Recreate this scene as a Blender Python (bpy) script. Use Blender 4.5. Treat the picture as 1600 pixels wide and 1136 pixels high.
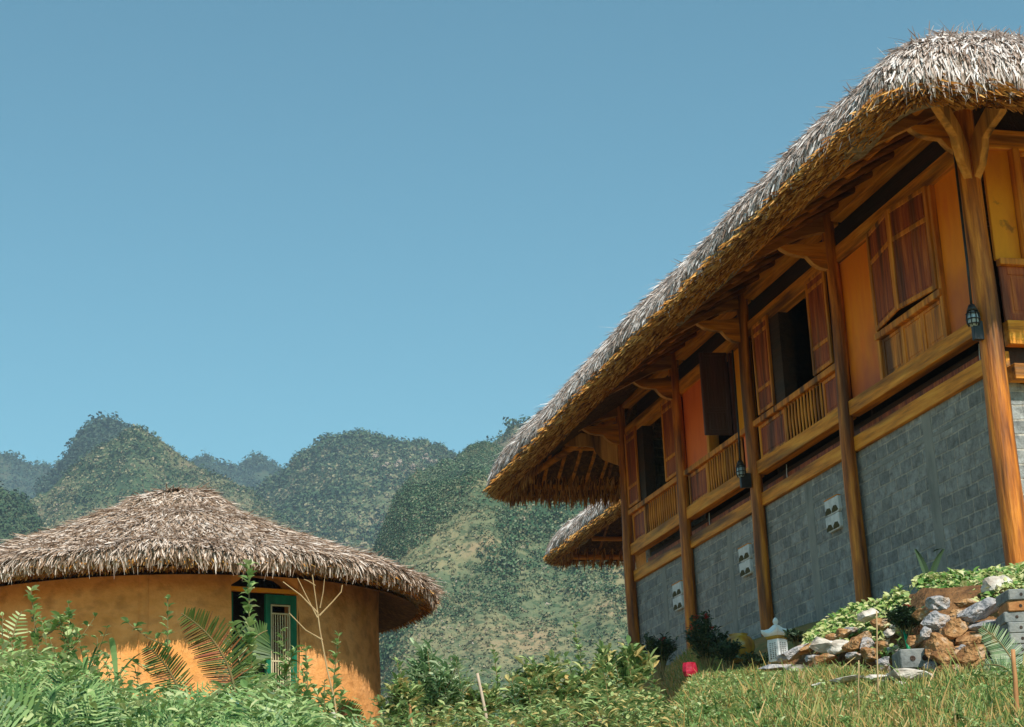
import bpy, bmesh, math, random
from mathutils import Vector, Matrix, noise
R = math.radians
random.seed(7)
for o in list(bpy.data.objects): bpy.data.objects.remove(o)
SC = bpy.context.scene
COL = SC.collection

# ------------------------------------------------------------------ camera
F_PX, YAW, PIT, ROL = 2858.745, 0.259975, 0.293596, -0.045143
cy, sy, cp, sp = math.cos(YAW), math.sin(YAW), math.cos(PIT), math.sin(PIT)
FWD = Vector((sy*cp, cy*cp, sp)); RT0 = Vector((cy, -sy, 0)); UP0 = RT0.cross(FWD)
c_, s_ = math.cos(ROL), math.sin(ROL)
RT = c_*RT0 + s_*UP0; UP = -s_*RT0 + c_*UP0
cam = bpy.data.objects.new('camera', bpy.data.cameras.new('camera')); COL.objects.link(cam)
cam.matrix_world = Matrix(((RT.x, UP.x, -FWD.x, 0), (RT.y, UP.y, -FWD.y, 0), (RT.z, UP.z, -FWD.z, 0), (0, 0, 0, 1)))
cam.data.sensor_width = 36; cam.data.lens = 36*F_PX/1600
cam.data.clip_start = .1; cam.data.clip_end = 12000
SC.camera = cam

# ------------------------------------------------------------------ sky, sun, exposure
SUN_EL, SUN_AZ = 46, 170
W = bpy.data.worlds.new('World'); SC.world = W; W.use_nodes = True
wn = W.node_tree.nodes; wl = W.node_tree.links
sky = wn.new('ShaderNodeTexSky'); sky.sky_type = 'NISHITA'; sky.sun_disc = False
sky.sun_elevation = R(SUN_EL); sky.sun_rotation = R(SUN_AZ); sky.air_density = 1.0; sky.dust_density = .6; sky.ozone_density = 1.6
tint = wn.new('ShaderNodeMix'); tint.data_type = 'RGBA'; tint.blend_type = 'MULTIPLY'; tint.inputs[0].default_value = 1
tint.inputs[7].default_value = (.60, .97, .84, 1)
wl.new(sky.outputs[0], tint.inputs[6]); wl.new(tint.outputs[2], wn['Background'].inputs[0])
wn['Background'].inputs[1].default_value = .12
sun = bpy.data.lights.new('sun', 'SUN'); sun.energy = 4.3; sun.angle = R(.53); sun.color = (1, .93, .82)
so = bpy.data.objects.new('sun', sun); COL.objects.link(so)
SD = Vector((math.cos(R(SUN_EL))*math.sin(R(SUN_AZ)), math.cos(R(SUN_EL))*math.cos(R(SUN_AZ)), math.sin(R(SUN_EL))))
so.rotation_euler = SD.to_track_quat('Z', 'Y').to_euler()
SC.view_settings.view_transform = 'Standard'; SC.view_settings.look = 'None'
SC.view_settings.exposure = 0.42; SC.view_settings.gamma = 1
SC.cycles.volume_bounces = 0; SC.cycles.max_bounces = 6; SC.cycles.transparent_max_bounces = 8

# ------------------------------------------------------------------ helpers
def at(px, py, r):
    """point seen at photo pixel (px,py), r metres away on the ground plan"""
    d = FWD*F_PX + RT*(px-800) - UP*(py-568)
    return d*(r/math.hypot(d.x, d.y))
def lerp(a, b, t): return a+(b-a)*t
def sst(a, b, x):
    t = max(0, min(1, (x-a)/(b-a))); return t*t*(3-2*t)
def tab(T, x):
    if x <= T[0][0]: return T[0][1]
    for (a, u), (b, v) in zip(T, T[1:]):
        if x <= b: return u+(v-u)*(x-a)/(b-a)
    return T[-1][1]
def rnd(a=0., b=1.): return random.uniform(a, b)
def n3(x, y, z=0.): return noise.noise(Vector((x, y, z)))

class MB:
    def __init__(s): s.v = []; s.f = []
    def add(s, vs, fs):
        n = len(s.v); s.v += [tuple(v) for v in vs]; s.f += [tuple(i+n for i in f) for f in fs]; return s
    def box(s, x0, x1, y0, y1, z0, z1, M=None):
        vs = [Vector((x, y, z)) for z in (z0, z1) for y in (y0, y1) for x in (x0, x1)]
        if M: vs = [M@v for v in vs]
        return s.add(vs, [(0, 2, 3, 1), (4, 5, 7, 6), (0, 1, 5, 4), (2, 6, 7, 3), (0, 4, 6, 2), (1, 3, 7, 5)])
    def prism(s, pts, a, b):
        """pts: list of 3D points (planar); extruded by vector from a to b"""
        n = len(pts); vs = [Vector(p)+a for p in pts]+[Vector(p)+b for p in pts]
        fs = [tuple(range(n))[::-1], tuple(range(n, 2*n))]+[(i, (i+1) % n, n+(i+1) % n, n+i) for i in range(n)]
        return s.add(vs, fs)
    def tube(s, path, rad, n=8, cap=True, twist=0.):
        path = [Vector(p) for p in path]
        if not hasattr(rad, '__len__'): rad = [rad]*len(path)
        vs = []; fs = []; m = len(path)
        for i, p in enumerate(path):
            t = (path[min(i+1, m-1)]-path[max(i-1, 0)]).normalized()
            a = t.orthogonal() if abs(t.z) > .9 else t.cross(Vector((0, 0, 1)))
            if i and a.dot(pa) < 0: a = -a
            a.normalize(); pa = a; b = t.cross(a)
            for k in range(n):
                q = 2*math.pi*k/n; vs.append(p+(a*math.cos(q)+b*math.sin(q))*rad[i])
        for i in range(m-1):
            for k in range(n):
                k2 = (k+1) % n; fs.append((i*n+k, i*n+k2, (i+1)*n+k2, (i+1)*n+k))
        if cap: fs += [tuple(range(n))[::-1], tuple(range((m-1)*n, m*n))]
        return s.add(vs, fs)
    def blade(s, p, d, nrm, L, w, droop=0., seg=2):
        """a thin tapering strip starting at p along d"""
        side = d.cross(nrm)
        if side.length < 1e-5: side = d.orthogonal()
        side.normalize(); vs = []; q = Vector(p)
        for i in range(seg+1):
            t = i/seg; ww = w*(.75+.5*t if t < .5 else 1.0-.55*(t-.5)*2)*.5
            if i == seg: ww = w*.18
            vs += [q-side*ww, q+side*ww]
            d = (d+Vector((0, 0, -droop))).normalized(); q = q+d*(L/seg)
        return s.add(vs, [(2*i, 2*i+1, 2*i+3, 2*i+2) for i in range(seg)])
    def leaf(s, p, d, nrm, L, w, fold=.25, droop=.15):
        side = d.cross(nrm)
        if side.length < 1e-5: side = d.orthogonal()
        side.normalize(); n = side.cross(d).normalized()
        p = Vector(p); m1 = p+d*L*.35; m2 = p+d*L*.7-Vector((0, 0, droop*L*.4)); t = p+d*L-Vector((0, 0, droop*L))
        u = n*w*fold
        return s.add([p, m1-side*w*.5+u, m1, m1+side*w*.5+u, m2-side*w*.38+u, m2, m2+side*w*.38+u, t],
                     [(0, 2, 1), (0, 3, 2), (1, 2, 5, 4), (2, 3, 6, 5), (4, 5, 7), (5, 6, 7)])
    def build(s, name, mat, parent=None, smooth=False, bevel=0, recalc=False):
        me = bpy.data.meshes.new(name); me.from_pydata(s.v, [], s.f); me.update()
        if recalc:
            bm = bmesh.new(); bm.from_mesh(me); bmesh.ops.recalc_face_normals(bm, faces=bm.faces); bm.to_mesh(me); bm.free()
        if smooth: me.polygons.foreach_set('use_smooth', [True]*len(me.polygons))
        me.materials.append(mat)
        o = bpy.data.objects.new(name, me); COL.objects.link(o)
        if parent: o.parent = parent; o.matrix_parent_inverse = Matrix.Translation(parent.location).inverted() if parent.get('_w') else Matrix()
        if bevel:
            b = o.modifiers.new('bevel', 'BEVEL'); b.width = bevel; b.segments = 1; b.limit_method = 'ANGLE'
        return o
def tag(o, label=None, cat=None, group=None, kind=None):
    if label: o['label'] = label
    if cat: o['category'] = cat
    if group: o['group'] = group
    if kind: o['kind'] = kind
    return o
def thing(name, loc, label, cat, group=None, local=False):
    """Empty at the thing's base. Parts are given in world coordinates unless local."""
    o = bpy.data.objects.new(name, None); COL.objects.link(o); o.location = loc; o.empty_display_size = .1
    if not local: o['_w'] = 1
    return tag(o, label, cat, group)
def copy_tree(o, loc, rz=0., sc=1.):
    c = o.copy(); COL.objects.link(c); c.location = loc; c.rotation_euler = (0, 0, rz); c.scale = (sc,)*3
    for ch in o.children:
        d = ch.copy(); COL.objects.link(d); d.parent = c
        for g in ch.children:
            e = g.copy(); COL.objects.link(e); e.parent = d
    return c

# ------------------------------------------------------------------ materials
def mat(name, cols, scale=(4, 4, 4), rough=.8, bump=.3, bscale=None, island=0., detail=6, spec=.3, stops=None, extra=None, trans=0., bdist=.02):
    m = bpy.data.materials.new(name); m.use_nodes = True; N = m.node_tree.nodes; L = m.node_tree.links
    b = N['Principled BSDF']; b.inputs['Roughness'].default_value = rough; b.inputs['Specular IOR Level'].default_value = spec
    tc = N.new('ShaderNodeTexCoord'); mp = N.new('ShaderNodeMapping'); mp.inputs['Scale'].default_value = scale
    L.new(tc.outputs['Object'], mp.inputs[0])
    nz = N.new('ShaderNodeTexNoise'); nz.inputs['Scale'].default_value = 1; nz.inputs['Detail'].default_value = detail; nz.inputs['Roughness'].default_value = .62
    L.new(mp.outputs[0], nz.inputs[0])
    fac = nz.outputs[0]
    if island:
        g = N.new('ShaderNodeNewGeometry'); mx = N.new('ShaderNodeMix'); mx.inputs[0].default_value = island
        L.new(nz.outputs[0], mx.inputs[2]); L.new(g.outputs['Random Per Island'], mx.inputs[3]); fac = mx.outputs[0]
    cr = N.new('ShaderNodeValToRGB'); e = cr.color_ramp.elements
    if stops is None:
        lo, hi = (.3, .7) if not island else (.08+.2*(1-island), .92-.2*(1-island))
        stops = [lo+(hi-lo)*i/max(1, len(cols)-1) for i in range(len(cols))]
    for i, (c, s) in enumerate(zip(cols, stops)):
        el = e[i] if i < 2 else e.new(s)
        el.position = s; el.color = (*c, 1)
    L.new(fac, cr.inputs[0]); col = cr.outputs[0]
    if extra: col = extra(N, L, tc, col)
    L.new(col, b.inputs['Base Color'])
    if bump:
        n2 = N.new('ShaderNodeTexNoise'); n2.inputs['Scale'].default_value = 1; n2.inputs['Detail'].default_value = 5
        mp2 = N.new('ShaderNodeMapping'); mp2.inputs['Scale'].default_value = bscale or [x*3 for x in scale]
        L.new(tc.outputs['Object'], mp2.inputs[0]); L.new(mp2.outputs[0], n2.inputs[0])
        bp = N.new('ShaderNodeBump'); bp.inputs['Strength'].default_value = bump; bp.inputs['Distance'].default_value = bdist
        L.new(n2.outputs[0], bp.inputs['Height']); L.new(bp.outputs[0], b.inputs['Normal'])
    if trans:
        tr = N.new('ShaderNodeBsdfTranslucent'); ms = N.new('ShaderNodeMixShader'); ms.inputs[0].default_value = trans
        L.new(col, tr.inputs[0]); L.new(b.outputs[0], ms.inputs[1]); L.new(tr.outputs[0], ms.inputs[2])
        L.new(ms.outputs[0], N['Material Output'].inputs[0])
    return m
def stain(col2, scale, lo, hi, amt=.8, detail=5):
    def f(N, L, tc, col):
        mp = N.new('ShaderNodeMapping'); mp.inputs['Scale'].default_value = scale; mp.inputs['Location'].default_value = (3, 7, 1)
        nz = N.new('ShaderNodeTexNoise'); nz.inputs['Scale'].default_value = 1; nz.inputs['Detail'].default_value = detail
        L.new(tc.outputs['Object'], mp.inputs[0]); L.new(mp.outputs[0], nz.inputs[0])
        mr = N.new('ShaderNodeMapRange'); mr.inputs[1].default_value = lo; mr.inputs[2].default_value = hi; mr.inputs[4].default_value = amt
        L.new(nz.outputs[0], mr.inputs[0])
        mx = N.new('ShaderNodeMix'); mx.data_type = 'RGBA'; mx.inputs[7].default_value = (*col2, 1)
        L.new(mr.outputs[0], mx.inputs[0]); L.new(col, mx.inputs[6]); return mx.outputs[2]
    return f
def wood(name, cols, ax, rough=.65, st=(.05, .02, .008)):
    g = [14, 14, 14]; g['xyz'.index(ax)] = 1.2
    return mat(name, cols, tuple(g), rough, .7, tuple(x*2.5 for x in g), spec=.4, extra=stain(st, tuple(x*.35 for x in g), .50, .66, .85, 9))
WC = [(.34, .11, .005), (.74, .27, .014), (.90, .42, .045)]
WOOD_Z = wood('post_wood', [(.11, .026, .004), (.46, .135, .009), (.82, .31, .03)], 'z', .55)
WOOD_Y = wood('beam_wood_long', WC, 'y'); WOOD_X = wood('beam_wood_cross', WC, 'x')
WOOD_D = wood('dark_roof_wood', [(.16, .055, .010), (.32, .12, .018), (.48, .20, .035)], 'x', .6)
PALE = wood('pale_cut_wood_and_bounce', [(.46, .20, .04), (.62, .31, .075), (.74, .42, .12)], 'z', .6)
SHUT = wood('shutter_red_wood', [(.12, .018, .006), (.32, .065, .012), (.54, .16, .025)], 'z', .6)
SHUTF = wood('shutter_frame_wood', [(.38, .11, .008), (.66, .225, .016), (.82, .36, .04)], 'z', .6)
DARKW_SHADE = wood('near_black_wood_and_shade', [(.015, .010, .007), (.03, .018, .012), (.045, .028, .018)], 'y', .7)  # real dark wood, also the shade colour of voids, holes and slots
MAROON = wood('maroon_board', [(.045, .014, .012), (.06, .02, .016), (.08, .028, .02)], 'z', .5)
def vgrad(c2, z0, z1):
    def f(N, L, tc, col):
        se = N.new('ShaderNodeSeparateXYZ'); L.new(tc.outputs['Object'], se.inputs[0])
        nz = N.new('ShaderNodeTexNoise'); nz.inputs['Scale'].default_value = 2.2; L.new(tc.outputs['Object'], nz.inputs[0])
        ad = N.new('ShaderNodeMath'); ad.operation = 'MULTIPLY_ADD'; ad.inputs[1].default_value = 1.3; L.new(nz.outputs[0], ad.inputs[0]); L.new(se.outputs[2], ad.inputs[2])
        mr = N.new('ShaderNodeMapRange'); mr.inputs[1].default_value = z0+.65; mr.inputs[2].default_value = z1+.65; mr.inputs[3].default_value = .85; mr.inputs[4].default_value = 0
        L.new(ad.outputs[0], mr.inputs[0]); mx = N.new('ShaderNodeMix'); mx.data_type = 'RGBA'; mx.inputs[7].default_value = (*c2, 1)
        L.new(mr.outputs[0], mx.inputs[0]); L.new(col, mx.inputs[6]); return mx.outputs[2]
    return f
# orange boards: colour turns darker and redder towards the foot
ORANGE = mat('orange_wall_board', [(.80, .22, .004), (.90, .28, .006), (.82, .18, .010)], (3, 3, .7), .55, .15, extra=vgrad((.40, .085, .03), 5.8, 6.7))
RED = mat('red_wall_board', [(.76, .14, .025), (.86, .19, .035), (.74, .13, .035)], (3, 3, .8), .55, .15)
OCHRE = mat('ochre_wall_board', [(.68, .24, .004), (.80, .31, .006), (.66, .20, .005)], (3, 3, 1), .6, .2, extra=stain((.12, .05, .01), (6, 6, 6), .66, .74, .6))
CLAY = mat('ochre_clay_plaster', [(.60, .25, .06), (.77, .35, .115), (.86, .43, .17)], (1.6, 1.6, 2.2), .95, .6, (14, 14, 16), bdist=.03, extra=stain((.40, .17, .05), (4.5, 4.5, 6), .48, .68, .6, 9))
STRAW = mat('weathered_thatch', [(.20, .12, .08), (.48, .38, .33), (.70, .63, .60), (.84, .80, .79)], (8, 8, 8), .75, 0, island=.75, spec=.25, trans=.12)
STRAW2 = mat('hut_thatch', [(.18, .105, .06), (.40, .28, .20), (.60, .48, .40), (.76, .67, .61)], (8, 8, 8), .8, 0, island=.75, spec=.2, trans=.12)
BROWNS = mat('brown_thatch_butts', [(.12, .038, .007), (.34, .13, .018), (.56, .26, .05), (.72, .42, .14)], (9, 9, 9), .85, 0, island=.75, trans=.1)
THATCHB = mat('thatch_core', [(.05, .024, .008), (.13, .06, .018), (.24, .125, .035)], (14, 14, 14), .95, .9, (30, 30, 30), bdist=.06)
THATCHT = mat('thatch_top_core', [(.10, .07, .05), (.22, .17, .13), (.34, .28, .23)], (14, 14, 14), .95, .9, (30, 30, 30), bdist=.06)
def brick(N, L, tc, col):
    return col
def brickmat(name, axis):
    m = bpy.data.materials.new(name); m.use_nodes = True; N = m.node_tree.nodes; L = m.node_tree.links
    b = N['Principled BSDF']; b.inputs['Roughness'].default_value = .92; b.inputs['Specular IOR Level'].default_value = .2
    tc = N.new('ShaderNodeTexCoord'); se = N.new('ShaderNodeSeparateXYZ'); L.new(tc.outputs['Object'], se.inputs[0])
    wv = N.new('ShaderNodeTexNoise'); wv.inputs['Scale'].default_value = 2.6; wv.inputs['Detail'].default_value = 4; L.new(tc.outputs['Object'], wv.inputs[0])
    wz = N.new('ShaderNodeMath'); wz.operation = 'MULTIPLY_ADD'; wz.inputs[1].default_value = .035; L.new(wv.outputs[0], wz.inputs[0]); L.new(se.outputs[2], wz.inputs[2])
    wy = N.new('ShaderNodeMath'); wy.operation = 'MULTIPLY_ADD'; wy.inputs[1].default_value = .05; L.new(wv.outputs[1], wy.inputs[0]); L.new(se.outputs[1 if axis == 'y' else 0], wy.inputs[2])
    co = N.new('ShaderNodeCombineXYZ'); L.new(wy.outputs[0], co.inputs[0]); L.new(wz.outputs[0], co.inputs[1])
    bt = N.new('ShaderNodeTexBrick'); bt.inputs['Scale'].default_value = 1; bt.inputs['Brick Width'].default_value = .285; bt.inputs['Row Height'].default_value = .155
    bt.inputs['Mortar Size'].default_value = .012; bt.inputs['Mortar Smooth'].default_value = .35; bt.inputs['Bias'].default_value = 0
    bt.inputs['Color1'].default_value = (.23, .245, .245, 1); bt.inputs['Color2'].default_value = (.36, .375, .37, 1); bt.inputs['Mortar'].default_value = (.47, .45, .40, 1)
    L.new(co.outputs[0], bt.inputs[0])
    nz = N.new('ShaderNodeTexNoise'); nz.inputs['Scale'].default_value = 11; nz.inputs['Detail'].default_value = 7; nz.inputs['Roughness'].default_value = .75; L.new(tc.outputs['Object'], nz.inputs[0])
    mr = N.new('ShaderNodeMapRange'); mr.inputs[1].default_value = .3; mr.inputs[2].default_value = .7; mr.inputs[3].default_value = .45; mr.inputs[4].default_value = 1.55; L.new(nz.outputs[0], mr.inputs[0])
    mx = N.new('ShaderNodeMix'); mx.data_type = 'RGBA'; mx.blend_type = 'MULTIPLY'; mx.inputs[0].default_value = 1
    L.new(bt.outputs[0], mx.inputs[6]); L.new(mr.outputs[0], mx.inputs[7])
    # cement smears
    sm = N.new('ShaderNodeTexNoise'); sm.inputs['Scale'].default_value = 1.7; sm.inputs['Detail'].default_value = 7; L.new(tc.outputs['Object'], sm.inputs[0])
    m2 = N.new('ShaderNodeMapRange'); m2.inputs[1].default_value = .54; m2.inputs[2].default_value = .72; m2.inputs[4].default_value = .55; L.new(sm.outputs[0], m2.inputs[0])
    mm = N.new('ShaderNodeMix'); mm.data_type = 'RGBA'; mm.inputs[7].default_value = (.27, .29, .275, 1); L.new(m2.outputs[0], mm.inputs[0]); L.new(mx.outputs[2], mm.inputs[6])
    L.new(mm.outputs[2], b.inputs['Base Color'])
    hs = N.new('ShaderNodeMath'); hs.operation = 'MULTIPLY_ADD'; hs.inputs[1].default_value = -.8; L.new(bt.outputs[1], hs.inputs[0]); L.new(nz.outputs[0], hs.inputs[2])
    bp = N.new('ShaderNodeBump'); bp.inputs['Strength'].default_value = 1; bp.inputs['Distance'].default_value = .035; L.new(hs.outputs[0], bp.inputs['Height']); L.new(bp.outputs[0], b.inputs['Normal'])
    return m
BRICK_Y = brickmat('grey_block_wall_long', 'y'); BRICK_X = brickmat('grey_block_wall_end', 'x')
CEMENT = mat('smeared_cement', [(.16, .175, .17), (.26, .27, .255), (.33, .33, .30)], (5, 5, 2), .95, .5, (18, 18, 12))
WHITE = mat('white_painted_cement', [(.46, .49, .50), (.68, .71, .72), (.80, .82, .82)], (7, 7, 7), .8, .3)
VENTD = mat('vent_shadow_olive', [(.05, .045, .02), (.10, .085, .03)], (20, 20, 20), .9, 0)
BLACK = mat('black_painted_metal', [(.012, .014, .016), (.03, .035, .04)], (9, 9, 9), .4, .1)
GLASSY = mat('frosted_lamp_glass', [(.25, .33, .38), (.4, .48, .52)], (9, 9, 9), .15, 0, spec=.8)
GREEN = mat('green_door_paint', [(.003, .085, .045), (.004, .13, .065), (.008, .17, .09)], (6, 6, 3), .5, .1, extra=stain((.05, .10, .06), (9, 9, 5), .6, .7, .5))
GOLD = mat('cream_grille_paint', [(.42, .35, .20), (.6, .52, .34)], (9, 9, 9), .5, .1)
ROCKM = [mat('rust_orange_rock', [(.06, .028, .014), (.24, .11, .04), (.42, .23, .10), (.56, .46, .36)], (6, 6, 6), .95, 1, (26, 26, 26), bdist=.05, detail=10),
         mat('grey_blue_rock', [(.10, .11, .13), (.25, .25, .27), (.45, .41, .40), (.40, .22, .09)], (6, 6, 6), .95, 1, (26, 26, 26), bdist=.05, detail=10),
         mat('pale_limestone', [(.22, .16, .12), (.5, .44, .38), (.74, .69, .64)], (5, 5, 7), .9, .8, (14, 14, 14), bdist=.03)]
BLK = mat('concrete_hollow_brick', [(.09, .10, .10), (.19, .20, .20), (.28, .28, .26)], (9, 9, 9), .95, .5)
BLK2 = mat('orange_clay_brick', [(.30, .12, .04), (.48, .24, .10)], (9, 9, 9), .95, .5)
def leafm(name, cols, island=.7, trans=.3, rough=.5, sc=(3, 3, 3)): return mat(name, cols, sc, rough, 0, island=island, spec=.35, trans=trans)
FERN = leafm('pale_green_fern', [(.035, .09, .03), (.11, .23, .07), (.25, .39, .14), (.46, .54, .25)])
FERND = leafm('dark_green_frond', [(.03, .07, .02), (.07, .13, .03), (.12, .18, .05)])
FROND = leafm('red_tipped_frond', [(.05, .10, .02), (.10, .15, .03), (.20, .13, .03), (.34, .09, .04)], .6)
WEED = leafm('weed_leaf', [(.09, .18, .05), (.22, .35, .11), (.36, .47, .18), (.54, .57, .30)])
STEM = mat('weed_stem', [(.12, .13, .05), (.26, .16, .07)], (5, 5, 5), .7, 0)
TWIG = mat('dry_twig', [(.30, .19, .09), (.48, .34, .18)], (5, 5, 5), .7, 0)
SHRUB = leafm('shrub_leaf', [(.07, .14, .04), (.20, .31, .10), (.40, .48, .20), (.58, .40, .15)])
WILLOW = leafm('pale_narrow_leaf', [(.10, .20, .08), (.26, .38, .18), (.56, .62, .40)])
VARI = leafm('cream_and_green_leaf', [(.06, .17, .03), (.18, .32, .07), (.48, .52, .20), (.66, .62, .36)])
DSHR = leafm('dark_shrub_leaf', [(.02, .04, .025), (.04, .075, .035), (.07, .11, .05)], trans=.15)
REDF = leafm('red_flower', [(.35, .02, .02), (.55, .05, .04)])
PLUM = mat('red_plastic', [(.25, .006, .02), (.42, .012, .04)], (8, 8, 8), .35, .3)
GRASS = leafm('grass_blades', [(.04, .12, .03), (.14, .25, .06), (.28, .33, .10), (.50, .31, .10), (.68, .50, .26)], .5, sc=(.9, .9, .9))
SOIL = mat('orange_soil_and_turf', [(.08, .11, .03), (.20, .18, .06), (.40, .21, .07), (.50, .28, .11)], (1.4, 1.4, 1.4), 1, .8, (9, 9, 9), bdist=.08, stops=[.3, .45, .6, .75])

# ------------------------------------------------------------------ terrain
HR = [(0, -1.6), (5, -.4), (11, .93), (16, 1.8), (20, 2.36), (23, 2.9), (26, 3.25), (45, 5.0), (60, 6), (90, 0), (160, -34)]
HL = [(0, -1.6), (5, -.55), (10, .42), (13, .8), (17, 1.15), (22, 1.75), (27, 1.95), (33, 1.8), (45, -3), (80, -18), (160, -34)]
HG = [(0, -1.6), (5, -.5), (10, .55), (13, .7), (17, -.8), (25, -3), (45, -9), (80, -20), (160, -34)]
def g(x, y):
    r = math.hypot(x, y); m = x/y if y > .5 else (1 if x > 0 else -1)
    if y <= .5: return -1.6-.0*r if r < 30 else max(-34, -1.6-(r-30)*.1)
    wr = sst(.29, .37, m); wl_ = 1-sst(.20, .235, m)
    z = tab(HR, r)*wr + tab(HL, r)*wl_ + tab(HG, r)*max(0, 1-wr-wl_)
    # terrace that carries the timber house
    dx = max(9.25-x, 0, x-17.6); dy = max(15.7-y, 0, y-28.8); d = math.hypot(dx, dy)
    zp = 3.1+.045*(y-17)
    z = lerp(zp, z, sst(.1, 1.5, d)) if d < 1.5 else z
    if r < 60: z += .05*n3(x*.6, y*.6)+.025*n3(x*2, y*2)
    return z
rs = [0, 2, 4, 6, 7]+[7+.22*i for i in range(1, 110)]+[32+1.3*i for i in range(20)]+[60, 75, 95, 120, 160, 300, 700, 1500, 4000]
A0, A1 = R(-14), R(42); az = [A0+(A1-A0)*i/150 for i in range(151)]
az += [A1+(2*math.pi+A0-A1)*i/40 for i in range(1, 40)]
mb = MB(); na = len(az)
for r in rs[1:]:
    for a in az:
        x, y = r*math.sin(a), r*math.cos(a); mb.v.append((x, y, g(x, y)))
mb.v.append((0, 0, -1.6)); ctr = len(mb.v)-1
for i in range(len(rs)-2):
    for k in range(na):
        k2 = (k+1) % na; mb.f.append((i*na+k, i*na+k2, (i+1)*na+k2, (i+1)*na+k))
for k in range(na): mb.f.append((ctr, (k+1) % na, k))
tag(mb.build('ground', SOIL, smooth=True), kind='structure')

# ------------------------------------------------------------------ hills
def proj_y(p):
    d = Vector(p); return 568-F_PX*d.dot(UP)/d.dot(FWD)
POS = {}
def speckle(cs):
    return stain((.035, .075, .04), (cs, cs, cs), .50, .58, .65, 3)
def hillmat(name, cols, cs, stops=None, spk=.5):
    return mat(name, cols, (cs, cs, cs), 1, .9, (cs*6, cs*6, cs*6), detail=9, spec=0, bdist=2, stops=stops or [.36, .46, .54, .62], extra=speckle(spk))
HN = [(.05, .09, .05), (.12, .145, .08), (.22, .20, .11), (.30, .22, .13)]
HMAT = {'near': hillmat('scrub_slope', HN, .03, spk=.55), 'mid': hillmat('wooded_slope', [(.04, .07, .04), (.08, .11, .055), (.16, .145, .08), (.24, .18, .12)], .014, spk=.28),
        'far': hillmat('far_woods', [(.02, .035, .025), (.03, .05, .03), (.05, .07, .04), (.10, .09, .06)], .008, spk=.15)}
TUFT = mat('dry_olive_tuft', [(.06, .09, .05), (.13, .155, .08), (.23, .21, .12), (.30, .24, .16)], (.02, .02, .02), 1, 0, island=.45, spec=0)
BUSH = {'near': mat('hill_bush_near', [(.02, .055, .03), (.04, .095, .045), (.10, .15, .08), (.20, .22, .14)], (.05, .05, .05), 1, 0, island=.7, spec=0),
        'mid': mat('hill_bush_mid', [(.022, .05, .03), (.05, .09, .045), (.10, .13, .07)], (.02, .02, .02), 1, 0, island=.7, spec=0),
        'far': mat('hill_bush_far', [(.02, .04, .03), (.04, .07, .045), (.07, .095, .065)], (.01, .01, .01), 1, 0, island=.7, spec=0)}
def blob(mbb, p, s, sz=1., n=20):
    c = Vector(p)+Vector((0, 0, s*.35*sz))
    for _ in range(n):
        d = Vector((random.gauss(0, 1), random.gauss(0, 1), random.gauss(0, 1))).normalized()
        q = c+Vector((d.x*s, d.y*s, d.z*s*sz))*rnd(.45, 1); a = (d+Vector((rnd(-.6, .6), rnd(-.6, .6), rnd(-.2, .8)))).orthogonal().normalized(); b = d.cross(a).normalized(); w = s*(rnd(.2, .36) if n > 5 else rnd(.35, .6))
        mbb.add([q-a*w, q+b*w*.7+d*w*.2, q+a*w, q-b*w*.7], [(0, 1, 2, 3)])
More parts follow.
